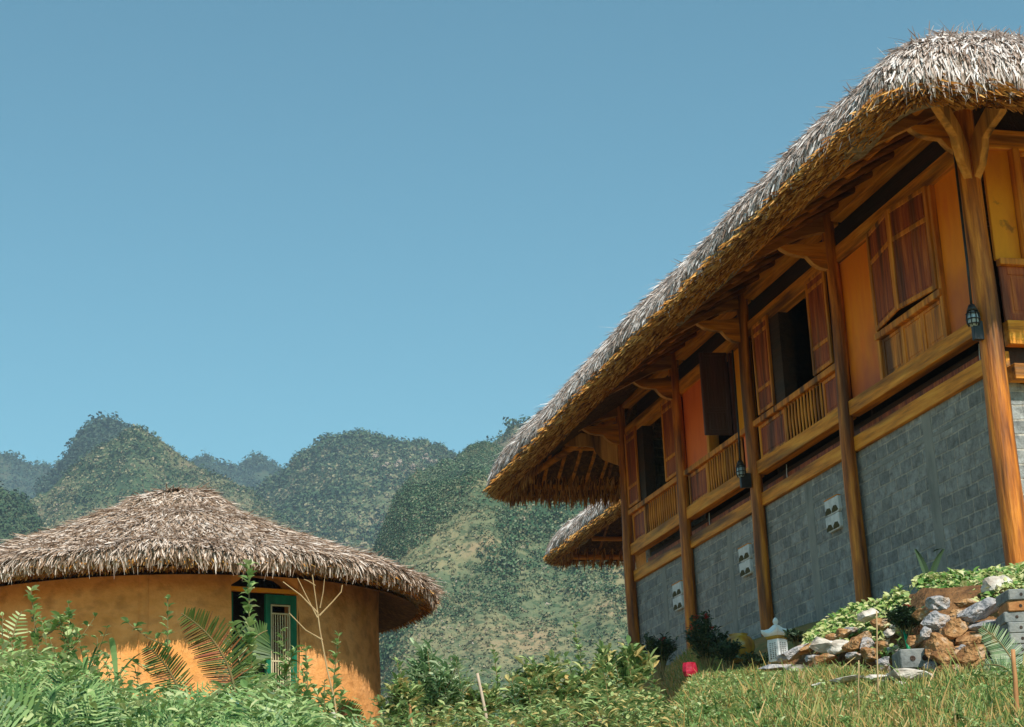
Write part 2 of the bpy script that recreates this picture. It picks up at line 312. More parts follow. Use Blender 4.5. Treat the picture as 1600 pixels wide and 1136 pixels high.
def hill(name, ridge, rr, rf, zf, kind, cols=150, rows=70, rib=.10, nb=2500, bs=(2, 4), crest=120, tall=1., dens=None, prof=.85, tufts=0):
    tb = MB(); H0 = max(at(p_[0], p_[1], rr(p_[0]) if callable(rr) else rr).z for p_ in ridge)-zf; seedz = zf*.1+rf*.013
    x0, x1 = ridge[0][0], ridge[-1][0]; mbb = MB()
    def pos(u, t):
        px = lerp(x0, x1, u); r1 = rr(px) if callable(rr) else rr; top = at(px, tab(ridge, px), r1)
        d = Vector((top.x, top.y, 0)).normalized()
        if t <= 1:
            r = lerp(rf, r1, t); z = lerp(zf, top.z, t**prof)
            a = max(0, math.sin(math.pi*min(t, 1)))**.7 if 0 < t < 1 else 0
            H = top.z-zf; q = r*math.atan2(d.x, d.y)
            X_, Y_ = d.x*r, d.y*r; z += a*H*rib*(noise.fractal(Vector((X_/H0*1.6, Y_/H0*1.1, seedz)), 1, 2, 5))*1.1
            z += (H*.010)*noise.fractal(Vector((X_/H0*14, Y_/H0*14, 3)), 1, 2, 4)*(1 if t < 1 else .6)
        else:
            r = r1+(t-1)*r1*.5; z = top.z-(t-1)*(top.z-zf)*1.0
        return Vector((d.x*r, d.y*r, z))
    POS[name] = (pos, x0, x1)
    ts = [i/rows for i in range(rows+1)]+[1.03, 1.1, 1.4, 2.0]
    for j, t in enumerate(ts):
        for i in range(cols+1): mbb.v.append(tuple(pos(i/cols, t)))
    for j in range(len(ts)-1):
        for i in range(cols):
            a = j*(cols+1)+i; mbb.f.append((a, a+1, a+cols+2, a+cols+1))
    tag(mbb.build(name, HMAT[kind], smooth=True), kind='structure')
    bb = MB()
    for _ in range(nb):
        u = rnd() if (kind != 'near' or rnd() < .5) else rnd(.08, .32); t = rnd(.12, 1)**.8
        p = pos(u, t)
        dn = n3(p.x*.02, p.y*.02, 5)+.5*n3(p.x*.07, p.y*.07, 1)
        if dens and dn < dens(lerp(x0, x1, u), t, proj_y(p)) + rnd(-.22, .22): continue
        blob(bb, p, rnd(*bs)*(1.2 if dn > .3 else .8), rnd(.8, 1.4)*tall)
    for _ in range(crest):
        u = rnd(); blob(bb, pos(u, rnd(.97, 1.01)), rnd(*bs)*rnd(.6, 1.1), rnd(.9, 1.6)*tall)
    for _ in range(tufts):
        p = pos(rnd(), rnd(.1, 1)**.8); blob(tb, p, rnd(.7, 1.5)*bs[0], rnd(.4, .8), 5)
    if tufts: tag(tb.build('hillside_turf', TUFT), 'dry olive scrub and grass tufts between the bushes on the '+name.replace('_', ' '), 'scrub', kind='stuff')
    o = bb.build('hillside_scrub' if kind == 'near' else 'hillside_woods', BUSH[kind])
    return o
o = hill('far_hill', [(-120, 700), (-40, 712), (0, 708), (15, 714), (35, 725), (80, 735), (150, 735), (260, 740), (300, 728), (322, 717), (338, 728), (352, 735), (372, 736), (388, 722), (402, 717), (418, 722), (436, 735), (470, 738), (560, 745), (700, 760)],
         1900, 900, -40, 'far', 170, 50, nb=4500, bs=(4, 7), crest=420)
tag(o, 'distant dark woods covering the farthest blue hills', 'woods', kind='stuff')
o = hill('hump_hill', [(60, 760), (85, 745), (100, 728), (112, 708), (122, 690), (134, 674), (150, 667), (175, 666), (198, 674), (215, 690), (260, 720), (320, 760)],
         1250, 800, -40, 'far', 120, 50, nb=3000, bs=(3, 5.5), crest=300)
tag(o, 'dark wooded hump behind the left cone shaped hill', 'woods', kind='stuff')
o = hill('middle_hill', [(380, 790), (420, 752), (445, 735), (465, 712), (490, 697), (515, 687), (545, 682), (575, 683), (600, 690), (625, 694), (650, 692), (690, 700), (712, 714), (740, 730), (800, 760), (860, 790)],
         1150, 560, -60, 'mid', 190, 90, rib=.17, tufts=16000, nb=12000, bs=(2.0, 3.8), crest=460, dens=lambda px, t, py: .45 if (535 < px < 618 and py > 742+.2*(px-560)) else -.8)
tag(o, 'woods covering the rounded middle hill with pale cliffs', 'woods', kind='stuff')
o = hill('cone_hill', [(-160, 900), (-80, 860), (0, 815), (40, 785), (75, 765), (110, 730), (150, 702), (185, 682), (200, 670), (212, 665), (224, 673), (240, 682), (262, 700), (292, 722), (320, 740), (360, 752), (392, 764), (412, 784), (440, 806), (470, 832), (520, 870), (600, 930)],
         900, 480, -60, 'mid', 200, 90, rib=.14, nb=8000, bs=(1.2, 2.4), crest=200, tufts=22000, dens=lambda px, t, py: .12)
tag(o, 'patchy scrub on the cone shaped hill behind the hut', 'scrub', kind='stuff')
o = hill('left_spur', [(-200, 740), (-60, 760), (0, 768), (30, 780), (52, 800), (80, 840), (120, 900)],
         640, 420, -60, 'mid', 90, 60, nb=3500, bs=(1.2, 2.2), crest=80)
tag(o, 'green scrub on the low spur at the left edge', 'scrub', kind='stuff')
o = hill('shoulder_hill', [(735, 720), (760, 700), (785, 684), (800, 668), (815, 663), (840, 660), (900, 650), (1000, 650), (1100, 690)],
         900, 600, -60, 'mid', 80, 50, nb=1500, bs=(2, 3.6), crest=160)
tag(o, 'wooded shoulder peeking above the eave tip of the timber house', 'woods', kind='stuff')
o = hill('near_hill', [(470, 1010), (540, 930), (575, 880), (590, 850), (602, 815), (612, 790), (628, 762), (645, 742), (680, 728), (705, 718), (722, 708), (735, 695), (755, 688), (775, 694), (800, 700), (900, 680), (1050, 640), (1250, 640), (1500, 700)],
         lambda px: lerp(520, 640, sst(560, 760, px)), 170, -60, 'near', 320, 150, rib=.12, tufts=60000, nb=52000, bs=(.55, 1.3), crest=260,
         dens=lambda px, t, py: -1.2 if px < 664+.87*(845-py)+34*n3(px*.02, py*.02, 1) else .2)
tag(o, 'bushes and low trees scattered over the near hillside', 'scrub', kind='stuff')
CLIFF = mat('pale_cliff', [(.18, .13, .10), (.42, .32, .26), (.55, .45, .38)], (.08, .08, .08), 1, .8, bdist=1)
def onhill(name, px, py):
    f, x0, x1 = POS[name]; u = (px-x0)/(x1-x0); best = min((abs(proj_y(f(u, i/80))-py), i) for i in range(4, 81)); return f(u, best[1]/80)
mb = MB()
for px, py, w, h in [(586, 713, 5, 9), (603, 727, 8, 6), (617, 729, 6, 7), (626, 725, 9, 11), (663, 716, 9, 7), (676, 720, 12, 8), (645, 731, 5, 5), (690, 722, 7, 4)]:
    for k in range(5):
        c = onhill('middle_hill', px+rnd(-w, w)*.5, py+rnd(-h, h)*.4); c = c*.992
        blob(mb, c, 1.9, h/w*.8, 14)
for px in range(250, 402, 3):
    if rnd() < .75: blob(mb, onhill('cone_hill', px+rnd(-2, 2), tab([(250, 757), (330, 768), (400, 766)], px)+rnd(-1, 1))*.996, .9, .5, 8)
for k in range(26):
    v = k/25; blob(mb, onhill('cone_hill', lerp(98, 88, v)+rnd(-1.5, 1.5), lerp(760, 800, v))*.996, .8, .6, 8)
for k in range(70):
    px = rnd(610, 980); py = rnd(800, 1010); blob(mb, onhill('near_hill', px, py)*.997, rnd(.3, .7), .8, 8)
tag(mb.build('cliff', CLIFF), kind='structure')

# ------------------------------------------------------------------ thatch roofs
def rring(cx, cy_, hx, hy, rad, nl, nc):
    """rounded rectangle ring, fixed counts; starts at front left corner going +x"""
    pts = []; rad = min(rad, hx-.01, hy-.01)
    cs = [(cx+hx-rad, cy_-hy+rad, -90), (cx+hx-rad, cy_+hy-rad, 0), (cx-hx+rad, cy_+hy-rad, 90), (cx-hx+rad, cy_-hy+rad, 180)]
    st = (cx-hx+rad, cy_-hy); prev = Vector(st)
    for (ax, ay, a0), n in zip(cs, (nl[0], nl[1], nl[0], nl[1])):
        s = Vector((ax+rad*math.cos(R(a0)), ay+rad*math.sin(R(a0))))
        for i in range(n): pts.append(prev.lerp(s, i/n))
        for i in range(nc):
            a = R(a0+90*i/nc); pts.append(Vector((ax+rad*math.cos(a), ay+rad*math.sin(a))))
        prev = Vector((ax+rad*math.cos(R(a0+90)), ay+rad*math.sin(R(a0+90))))
    return pts
def house_roof(x0, x1, y0, y1, zl, parent, slope=.54, blades=26000, fr=9000, seed=1, vis=None, crad=.55, spacing=.12):
    random.seed(seed)
    cx, cy_ = (x0+x1)/2, (y0+y1)/2; HX, HY = (x1-x0)/2, (y1-y0)/2
    # outer profile: (inset, height above lip)
    OUT = [(.32, .02), (.14, .03), (.03, .09), (0, .18), (.05, .35), (.14, .51), (.27, .67), (.46, .84), (.85, 1.07), (1.3, 1.33)]
    D = HX-.3; d = 1.8
    while d < D: OUT.append((d, 1.33+(d-1.3)*slope)); d += .5
    OUT.append((D, 1.33+(D-1.3)*slope))
    nl = (int(2*HX/spacing), int(2*HY/spacing)); nc = 9
    def warp(x, y, z):
        if seed != 1: return (x, y, z)
        k = sst(y0+8, y1, y)*(1-sst(x0+1.6, x0+4, x)*.4)*(1-sst(8.6, 9.8, z)); return (x-.22*k*(1-sst(x0+1, x0+5, x)), y+.25*k, z-.30*k)
    def P(d, z): return [warp(p.x, p.y, zl+z) for p in rring(cx, cy_, HX-d, HY-d, max(crad-d*.35, .12), nl, nc)]
    rings = []
    for d, z in OUT:
        ring = []
        for (x, y, zz) in P(d, z):
            b = .09*n3(x*.55, y*.55, zz*.4+seed)+.05*n3(x*2, y*2, zz*2)
            dirv = Vector((x-cx, y-cy_)); 
            ring.append((x, y, zz+b*(1 if d < 3 else 1.5)))
        rings.append(ring)
    mbo = MB(); n = len(rings[0])
    for r_ in rings: mbo.v += r_
    for i in range(len(rings)-1):
        for k in range(n):
            k2 = (k+1) % n; mbo.f.append((i*n+k, i*n+k2, (i+1)*n+k2, (i+1)*n+k))
    mbo.f.append(tuple((len(rings)-1)*n+k for k in range(n)))
    top = mbo.build('thatch', THATCHT, parent, smooth=True)
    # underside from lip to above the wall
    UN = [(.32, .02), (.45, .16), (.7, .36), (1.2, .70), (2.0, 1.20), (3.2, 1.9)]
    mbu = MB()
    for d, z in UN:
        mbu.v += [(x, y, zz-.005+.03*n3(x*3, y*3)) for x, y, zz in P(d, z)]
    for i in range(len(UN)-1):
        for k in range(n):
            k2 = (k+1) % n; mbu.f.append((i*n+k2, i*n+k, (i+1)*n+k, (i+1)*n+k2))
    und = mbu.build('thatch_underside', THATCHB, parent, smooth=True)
    # weathered straw on top
    sb = MB(); lens = []
    def pick(i0, i1, wts):
        i = random.choices(range(i0, i1), wts)[0]; k = random.randrange(n); u, v = rnd(), rnd(); k2 = (k+1) % n
        a, b_, c, e = (Vector(rings[i][k]), Vector(rings[i][k2]), Vector(rings[i+1][k2]), Vector(rings[i+1][k]))
        p = a.lerp(b_, u).lerp(e.lerp(c, u), v)
        dn = (a-e).normalized(); nr = (b_-a).cross(e-a).normalized()
        return p, dn, nr, i
    m = 0; NR = len(rings)-1
    wts = [0, 0, .55, 1.1, 1.2, 1.2, 1.3, 1.6, 1.5, 1.1]+[1.0]*(NR-10)
    hid = [1 if i < 9 else .55 for i in range(NR)]
    wts = [a*b_ for a, b_ in zip(wts, hid)]
    tries = 0
    while m < blades and tries < blades*6:
        tries += 1
        p, dn, nr, i = pick(0, NR, wts)
        if vis and not vis(p): continue
        if i < 3 and p.x < 8.4 and p.y > 15 and rnd() < .7: continue
        side = dn.cross(nr)
        L = rnd(.11, .25)*(.7 if i < 5 else 1); w = rnd(.012, .026)
        if rnd() < .3: L *= 1.35; w = rnd(.005, .010)
        d = (dn+side*random.gauss(0, .20)+nr*rnd(.02, .30)).normalized()
        if rnd() < .05: d = (d+nr*rnd(.2, .7)+side*rnd(-.8, .8)).normalized(); L *= 1.2; w *= .6
        nn = (nr+side*rnd(-.9, .9)).normalized()
        sb.blade(p-dn*.05+nr*rnd(-.01, .035), d, nn, L, w, rnd(.02, .14)); m += 1
    sb.build('weathered_straw', STRAW, top)
    # brown butts around lip and underside
    fb = MB(); m = 0; tries = 0
    while m < fr and tries < fr*6:
        tries += 1
        k = random.randrange(n); t = rnd()
        x, y, zz = P0[k] if False else rings[3][k]
        o_ = Vector((x, y, 0)); a = Vector(rings[3][(k+1) % n]); tg = (a-Vector(rings[3][k])).normalized(); out = Vector((tg.y, -tg.x, 0))
        q = rnd(); dd = q*.62; 
        zz = zl+tab([(0, .15), (.02, .10), (.05, .07), (.14, .03), (.32, .02), (.45, .15), (.7, .35), (1.2, .7)], dd)
        wz = warp(x, y, zz)[2]-zz; p = Vector((x, y, zz+wz))-out*dd+tg*rnd(-.06, .06)
        if vis and not vis(p): continue
        d = (out*rnd(.5, 1.0)+Vector((0, 0, -rnd(.25, .8)))+tg*random.gauss(0, .35)).normalized()
        if q > .5 and rnd() < .25: d = (d+tg*rnd(-1.2, 1.2)+Vector((0, 0, rnd(0, .5)))).normalized()
        fb.blade(p, d, (out*.6+tg*rnd(-1, 1)+Vector((0, 0, -.5))).normalized(), rnd(.09, .20)*(1 if q < .5 else .7), rnd(.012, .026), rnd(0, .1)); m += 1
    for _ in range(fr):
        k = random.randrange(n); a = Vector(rings[3][k]); tg = (Vector(rings[3][(k+1) % n])-a).normalized(); out = Vector((tg.y, -tg.x, 0))
        dd = rnd(.30, .62); z_ = zl+tab([(.3, .04), (.45, .22), (.7, .42)], dd); p = Vector((a.x, a.y, warp(a.x, a.y, z_)[2]))-out*dd
        if (vis and not vis(p)) or p.y < y1-1.6: continue
        fb.blade(p, (Vector((0, 0, -1))+out*rnd(-.1, .45)+tg*random.gauss(0, .12)).normalized(), (out+tg*rnd(-.7, .7)).normalized(), rnd(.14, .34), rnd(.014, .03), 0)
    fb.build('hanging_straw', BROWNS, und)
    return top, und

# ------------------------------------------------------------------ timber house
H = thing('timber_house', (12.5, 22.3, 3.2), 'long timber house on a grey block wall with a thick thatched roof', 'house')
X0, X1, Y0, Y1 = 9.5, 17.0, 16.2, 28.42
PY = [28.40, 25.62, 22.73, 19.72, 16.12]
house_roof(7.68, 18.8, 14.28, 30.15, 7.32, H, vis=lambda p: p.x < 9.6 or p.y < 17.5 or (p.y > 28.2 and p.x < 13), blades=60000, fr=26000)
# block walls, front wall set between them
MB().box(X0, X0+.2, Y0+.0, Y1, 1.4, 5.18).build('block_wall', BRICK_Y, H)
MB().box(X0+.203, X1, Y0+.0, Y0+.2, 1.4, 5.02).build('block_wall', BRICK_X, H)
MB().box(X0+.203, X1, Y1-.2, Y1, 1.4, 7.6).build('block_wall', BRICK_X, H)
MB().box(X1-.2, X1, Y0+.203, Y1-.203, 1.4, 7.6).build('block_wall', BRICK_Y, H)
MB().box(X0+.21, X1-.21, Y0+.21, Y1-.21, 5.36, 5.5).build('floor', DARKW_SHADE, H)
for yc, w in ((27.0, .2), (24.1, .2), (21.23, .24), (17.9, .22)):
    mb = MB(); nz_ = 26
    for i in range(nz_+1):
        z = lerp(2.6, 5.16, i/nz_); a = yc-w/2+.03*n3(z*3, yc); b = yc+w/2+.03*n3(z*3, yc+9)
        mb.v += [(X0+.01, a, z), (X0-.006, a+.01, z), (X0-.006, b-.01, z), (X0+.01, b, z)]
    for i in range(nz_):
        for k in range(3): mb.f.append((i*4+k, i*4+k+1, i*4+k+5, i*4+k+4))
    mb.build('cement_strip', CEMENT, H)
mb = MB()
for i in range(61):
    y = lerp(Y0+.2, 28.3, i/60); z0 = 4.86+.012*n3(y*3, 1); z1 = 4.915+.012*n3(y*3, 5)
    mb.v += [(X0+.01, y, z0), (X0-.004, y, z0+.006), (X0-.004, y, z1-.006), (X0+.01, y, z1)]
for i in range(60):
    for k in range(3): mb.f.append((i*4+k+1, i*4+k, i*4+k+4, i*4+k+5))
mb.build('cement_strip', CEMENT, H)
# white vent blocks: two hooded courses each with two arched mouths, their shade drawn as dark plates
for yc in (26.35, 23.5, 20.5):
    vb = None
    mb = MB(); dk = MB()
    for zc, sh in ((4.592, .0), (4.385, .012)):
        mb.prism([Vector((X0, yc+.20+sh, zc+.20)), Vector((X0, yc-.20+sh, zc+.20)), Vector((X0, yc-.215+sh, zc+.03)), Vector((X0, yc-.19+sh, zc)), Vector((X0, yc+.13+sh, zc)), Vector((X0, yc+.19+sh, zc+.07))], Vector((-.045, 0, 0)), Vector((.02, 0, 0)))
    o = mb.build('vent_block', WHITE, H, recalc=True, bevel=.006)
    for zc in (4.607, 4.400):
        for s in (.095, -.10):
            cy2 = yc+s; pts = [(-.092, .0), (.070, .0), (.094, .014), (.045, .074), (-.035, .082), (-.085, .045)]
            MB().prism([Vector((X0-.046, cy2-a_, zc+b_)) for a_, b_ in pts], Vector((-.003, 0, 0)), Vector((.0, 0, 0))).build('vent_shade', VENTD, o, recalc=True)
    MB().box(X0-.05, X0+.02, yc-.2, yc+.2, 4.793, 4.803).build('ochre_edge', OCHRE, o)
def pole(x, y, z0, z1, r0, r1, seedv):
    mb = MB(); path = []; rad = []
    for i in range(15):
        t = i/14; z = lerp(z0, z1, t)
        path.append((x+.035*n3(z*.5, seedv)*1.2, y+.035*n3(z*.5, seedv+4)*1.2, z)); rad.append(lerp(r0, r1, t)*(1+.05*n3(z*1.6, seedv+9)))
    return mb.tube(path, rad, 18)
# posts, same wood from foot to head
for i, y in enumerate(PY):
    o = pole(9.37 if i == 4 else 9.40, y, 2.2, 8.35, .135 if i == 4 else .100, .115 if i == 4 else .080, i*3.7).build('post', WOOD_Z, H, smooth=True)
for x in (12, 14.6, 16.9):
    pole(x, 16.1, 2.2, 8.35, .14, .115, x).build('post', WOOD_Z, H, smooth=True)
# small bevel boxes
def bx(name, m, x0, x1, y0, y1, z0, z1, par=H, bev=.006, M=None):
    return MB().box(x0, x1, y0, y1, z0, z1, M).build(name, m, par, bevel=bev)
for a, b in zip(PY[1:], PY):
    bx('sill_beam', WOOD_Y, 9.44, 9.60, a+.04, b-.04, 5.183, 5.36)
    bx('floor_beam', WOOD_Y, 9.41, 9.56, a+.04, b-.04, 5.62, 5.80)
    bx('head_beam', WOOD_Y, 9.44, 9.58, a+.04, b-.04, 7.585, 7.80)
    bx('wall_plate', WOOD_Y, 9.42, 9.58, a+.04, b-.04, 8.14, 8.34)
bx('void_shade_board', DARKW_SHADE, 9.72, 9.76, 16.42, 28.2, 5.36, 5.64)  # near-black boards stand in for the shade of the open gaps
bx('void_shade_board', DARKW_SHADE, 9.64, 9.68, 16.42, 28.2, 7.78, 8.36)
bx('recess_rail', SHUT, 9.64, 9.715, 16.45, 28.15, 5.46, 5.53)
# thin white cords hanging in the gap under the floor beam
for y in (25.1, 22.1, 20.35, 16.75): MB().tube([(9.6, y, 5.37), (9.595, y, 5.5), (9.6, y-.01, 5.62)], .006, 5).build('cord', WHITE, H)
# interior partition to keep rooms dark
bx('inner_wall', DARKW_SHADE, 12.3, 12.36, 16.5, 28.2, 5.5, 8.3)
for y in (25.62, 22.73, 19.72): bx('inner_wall', DARKW_SHADE, 9.75, 12.28, y-.03, y+.03, 5.5, 8.2)
# front facade
bx('sill_beam', WOOD_X, 9.56, 16.9, 16.02, 16.18, 5.023, 5.19)
bx('floor_beam', WOOD_X, 9.56, 16.9, 16.04, 16.16, 5.40, 5.66)
bx('void_shade_board', DARKW_SHADE, 9.56, 16.9, 16.22, 16.26, 5.19, 5.42)  # end wall gap, its darkness put in as a dark board
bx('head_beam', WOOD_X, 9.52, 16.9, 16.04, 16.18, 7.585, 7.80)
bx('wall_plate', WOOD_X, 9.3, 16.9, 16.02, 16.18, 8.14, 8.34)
bx('void_shade_board', DARKW_SHADE, 9.56, 16.9, 16.22, 16.26, 7.78, 8.36)
bx('wall_board', OCHRE, 9.55, 9.85, 16.10, 16.15, 6.34, 7.587)

def framed_panel(u0, u1, z0, z1, T, par, rows=None, name='shutter', pm=SHUT, fm=SHUTF, st=.05, th=.035, pan=True):
    """leaf in local plane: u across, z up; T maps (u, depth, z) to world. rows: split heights"""
    mb = MB(); rows = rows or []
    def B(a, b, c, d, e, f, m):
        vs = [T(x, y, z) for z in (e, f) for y in (c, d) for x in (a, b)]
        m.add(vs, [(0, 2, 3, 1), (4, 5, 7, 6), (0, 1, 5, 4), (2, 6, 7, 3), (0, 4, 6, 2), (1, 3, 7, 5)])
    B(u0, u0+st, 0, th, z0, z1, mb); B(u1-st, u1, 0, th, z0, z1, mb)
    zs = [z0]+rows+[z1]
    B(u0+st, u1-st, 0.002, th-.002, z0, z0+st, mb); B(u0+st, u1-st, .002, th-.002, z1-st, z1, mb)
    for r_ in rows: B(u0+st, u1-st, .002, th-.002, r_-st/2, r_+st/2, mb)
    o = mb.build(name, fm, par, bevel=.005, recalc=True)
    if pan:
        p = MB(); q = MB()
        B(u0+st*.8, u1-st*.8, th*.35, th*.55, z0+st*.8, z1-st*.8, p)
        lims = [z0+st]+[r_ for r_ in rows]+[z1-st]
        for i in range(len(lims)-1):
            a = lims[i]+(st/2 if i else 0)+.03; b = lims[i+1]-(st/2 if i+1 < len(lims)-1 else 0)-.03
            if b-a > .04: B(u0+st+.035, u1-st-.035, th*.2, th*.75, a, b, p)
        p.build('panel', pm, o, bevel=.004, recalc=True)
    return o
TW = lambda x: (lambda u, d, z: Vector((x-d, u, z)))          # against the long wall, outward is -x
def leafT(hy, hx, ang, sgn):
    """leaf hinged at (hx,hy); opens outward by ang; runs towards sgn*y"""
    c, s = math.cos(ang), math.sin(ang)
    return lambda u, d, z: Vector((hx-u*s-d*c, hy+sgn*(u*c)-sgn*(d*s)*0-(-sgn)*0*d, z))
def hinge(y, z, x=9.455): MB().box(x-.012, x, y-.012, y+.012, z-.04, z+.04).build('hinge', BLACK, H)
# --- bay type with two leaves folded flat on the wall and open spindle rail
def spindles(y0, y1, par):
    n = int((y1-y0)/.098)
    for i in range(n):
        y = lerp(y0, y1, (i+.5)/n); r = .020
        MB().tube([(9.46, y, 5.80), (9.46, y, 5.84), (9.46, y+rnd(-.004, .004), 6.05), (9.46, y, 6.26), (9.46, y, 6.29)], [r, r*.75, r*1.1, r*.75, r], 8).build('spindle', SHUTF, par, smooth=True)
def open_bay(ya, yb, sl, op, sr, sp_, label):
    w = bx('window', SHUTF, 9.40, 9.50, ya+.07, yb-.07, 6.285, 6.365)      # hand rail carries the rest
    framed_panel(sl[0], sl[1], 6.39, 7.655, TW(9.435), w, [6.72, 7.50], 'shutter')
    framed_panel(sr[0], sr[1], 6.39, 7.655, TW(9.435), w, [6.72, 7.50], 'shutter')
    # jambs and reveals
    MB().box(9.44, 9.62, op[1], sl[0]-.002, 6.367, 7.583).build('jamb', DARKW_SHADE, w)
    MB().box(9.44, 9.62, sr[1]+.002, op[0], 6.367, 7.583).build('jamb', DARKW_SHADE, w)
    MB().box(9.502, 9.53, sl[0], yb-.06, 5.803, 7.583).build('backing_board', MAROON, w)
    MB().box(9.502, 9.53, ya+.06, sr[1], 5.803, 7.583).build('backing_board', MAROON, w)
    framed_panel(sp_[1]+.01, yb-.12, 5.803, 6.283, TW(9.495), w, None, 'balustrade_panel', pm=SHUT)
    framed_panel(ya+.12, sp_[0]-.01, 5.803, 6.283, TW(9.495), w, None, 'balustrade_panel', pm=SHUT)
    spindles(sp_[0], sp_[1], w)
    return w
open_bay(PY[1], PY[0], (27.70, 28.26), (26.42, 27.42), (25.76, 26.36), (26.1, 27.62), '')
open_bay(PY[3], PY[2], (21.88, 22.44), (20.60, 21.56), (19.96, 20.55), (20.45, 21.68), '')
# --- bay 2: red board, leaf standing straight out, ochre board
w = bx('window', SHUTF, 9.40, 9.50, PY[2]+.07, PY[1]-.07, 6.285, 6.365)
MB().box(9.49, 9.54, 24.56, PY[1]-.05, 6.367, 7.583).build('wall_board', RED, w)
MB().box(9.49, 9.54, PY[2]+.08, 23.40, 6.367, 7.583).build('wall_board', OCHRE, w)
MB().box(9.44, 9.60, 24.47, 24.555, 6.367, 7.583).build('jamb', SHUTF, w)
MB().box(9.44, 9.60, 23.402, 23.47, 6.367, 7.583).build('jamb', MAROON, w)
framed_panel(0.0, .40, 6.40, 7.62, lambda u, d, z: Vector((9.44-u, 23.50+d+u*.10, z)), w, [6.75], 'shutter', pm=MAROON, fm=MAROON)
framed_panel(24.69, PY[1]-.13, 5.803, 6.283, TW(9.495), w, None, 'balustrade_panel')
MB().box(9.47, 9.52, PY[2]+.12, 23.19, 5.803, 6.283).build('wall_board', RED, w)
spindles(23.2, 24.67, w)
# --- bay 4: orange boards and a pair of leaves just ajar
w = bx('window', SHUTF, 9.40, 9.50, 17.10, 18.76, 6.285, 6.365)
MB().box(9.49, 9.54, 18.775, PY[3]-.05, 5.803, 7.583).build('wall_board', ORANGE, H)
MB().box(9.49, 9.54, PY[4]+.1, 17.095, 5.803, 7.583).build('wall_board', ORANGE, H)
bx('jamb', SHUTF, 9.43, 9.56, 18.70, 18.772, 5.803, 7.583, w); bx('jamb', SHUTF, 9.43, 9.56, 17.098, 17.16, 5.803, 7.583, w)
MB().box(9.56, 9.60, 17.17, 18.69, 5.9, 7.58).build('backing_board', DARKW_SHADE, w)
a1 = R(8)
framed_panel(0.0, .78, 6.385, 7.60, lambda u, d, z: Vector((9.44-u*math.sin(a1)-d, 18.70-u*math.cos(a1), z)), w, [7.22], 'shutter', st=.055)
framed_panel(0.0, .78, 6.385, 7.60, lambda u, d, z: Vector((9.44-u*math.sin(a1)-d, 17.16+u*math.cos(a1), z)), w, [7.22], 'shutter', st=.055)
for k in range(3): framed_panel(17.165+k*.512, 17.165+k*.512+.508, 5.803, 6.283, TW(9.50), w, None, 'balustrade_panel', pm=SHUTF, st=.04)
# --- end wall
def TF(y): return lambda u, d, z: Vector((u, y-d, z))
w = bx('window', SHUTF, 9.56, 11.86, 16.03, 16.13, 6.27, 6.34)
bx('jamb', SHUTF, 9.852, 9.93, 16.0, 16.14, 6.34, 7.583, w)
framed_panel(9.935, 10.62, 6.38, 7.58, TF(16.12), w, [7.2], 'shutter'); framed_panel(10.625, 11.3, 6.38, 7.58, TF(16.12), w, [7.2], 'shutter')
MB().box(11.31, 11.86, 16.08, 16.14, 6.345, 7.58).build('wall_board', OCHRE, w)
for k in range(3): framed_panel(9.57+k*.76, 9.57+k*.76+.755, 5.663, 6.268, TF(16.13), w, None, 'balustrade_panel', st=.09, fm=SHUT, pm=SHUT)
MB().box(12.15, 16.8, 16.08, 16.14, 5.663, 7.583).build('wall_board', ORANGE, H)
# brackets, rafters arms
def arm_pts():
    return [(7.96, 7.40), (8.3, 7.53), (8.7, 7.74), (9.05, 7.92), (9.3, 7.99), (9.5, 8.0), (9.5, 8.42), (9.2, 8.34), (8.8, 8.12), (8.4, 7.84), (8.0, 7.54)]
def br_pts():
    return [(8.72, 7.80), (8.78, 7.745), (8.86, 7.70), (8.98, 7.675), (9.10, 7.67), (9.13, 7.63), (9.18, 7.575), (9.26, 7.53), (9.36, 7.51), (9.44, 7.505), (9.44, 7.90), (9.2, 7.84)]
def radial(pts, px, py, ang, th, name, m, sc=1.):
    """profile lies in the vertical plane through the post, pointing along ang; x 9.5 is the post line"""
    d = Vector((math.cos(ang), math.sin(ang), 0)); s = Vector((-d.y, d.x, 0))
    vs = [Vector((px, py, 0))+d*((9.45-a)*sc)+Vector((0, 0, b)) for a, b in pts]
    o = MB().prism(vs, -s*th/2, s*th/2).build(name, m, H, bevel=.004, recalc=True)
    if m is not PALE:
        o.data.materials.append(PALE)
        for p_ in o.data.polygons:
            if len(p_.vertices) == 4 and p_.normal.z < .2 and abs(p_.normal.dot(s)) < .5: p_.material_index = 1  # downward edges paler: lighter cut wood plus bounce light in the colour
    return o
for i, y in enumerate(PY):
    radial(arm_pts(), 9.42, y, math.pi, .11, 'eave_arm', WOOD_D)
    radial(br_pts(), 9.42, y, math.pi, .09, 'bracket', WOOD_X)
for (px, py, angs) in ((9.4, 16.12, (-90, -135)), (9.4, 28.40, (90, 135))):
    for a in angs:
        k = 1.4 if abs(a) == 135 else 1.
        radial(arm_pts(), px, py, R(a), .10, 'eave_arm', WOOD_D, k)
        radial([(8.62, 7.86), (8.60, 7.74), (8.70, 7.66), (8.95, 7.60), (9.08, 7.55), (9.10, 7.46), (9.2, 7.3), (9.40, 7.16), (9.40, 7.5), (9.2, 7.72), (8.9, 7.85)], px, py, R(a), .085, 'bracket', PALE, k)
for x in (12, 14.6): radial(arm_pts(), x, 16.1, R(-90), .1, 'eave_arm', WOOD_D); radial(arm_pts(), x, 28.42, R(90), .1, 'eave_arm', WOOD_D)
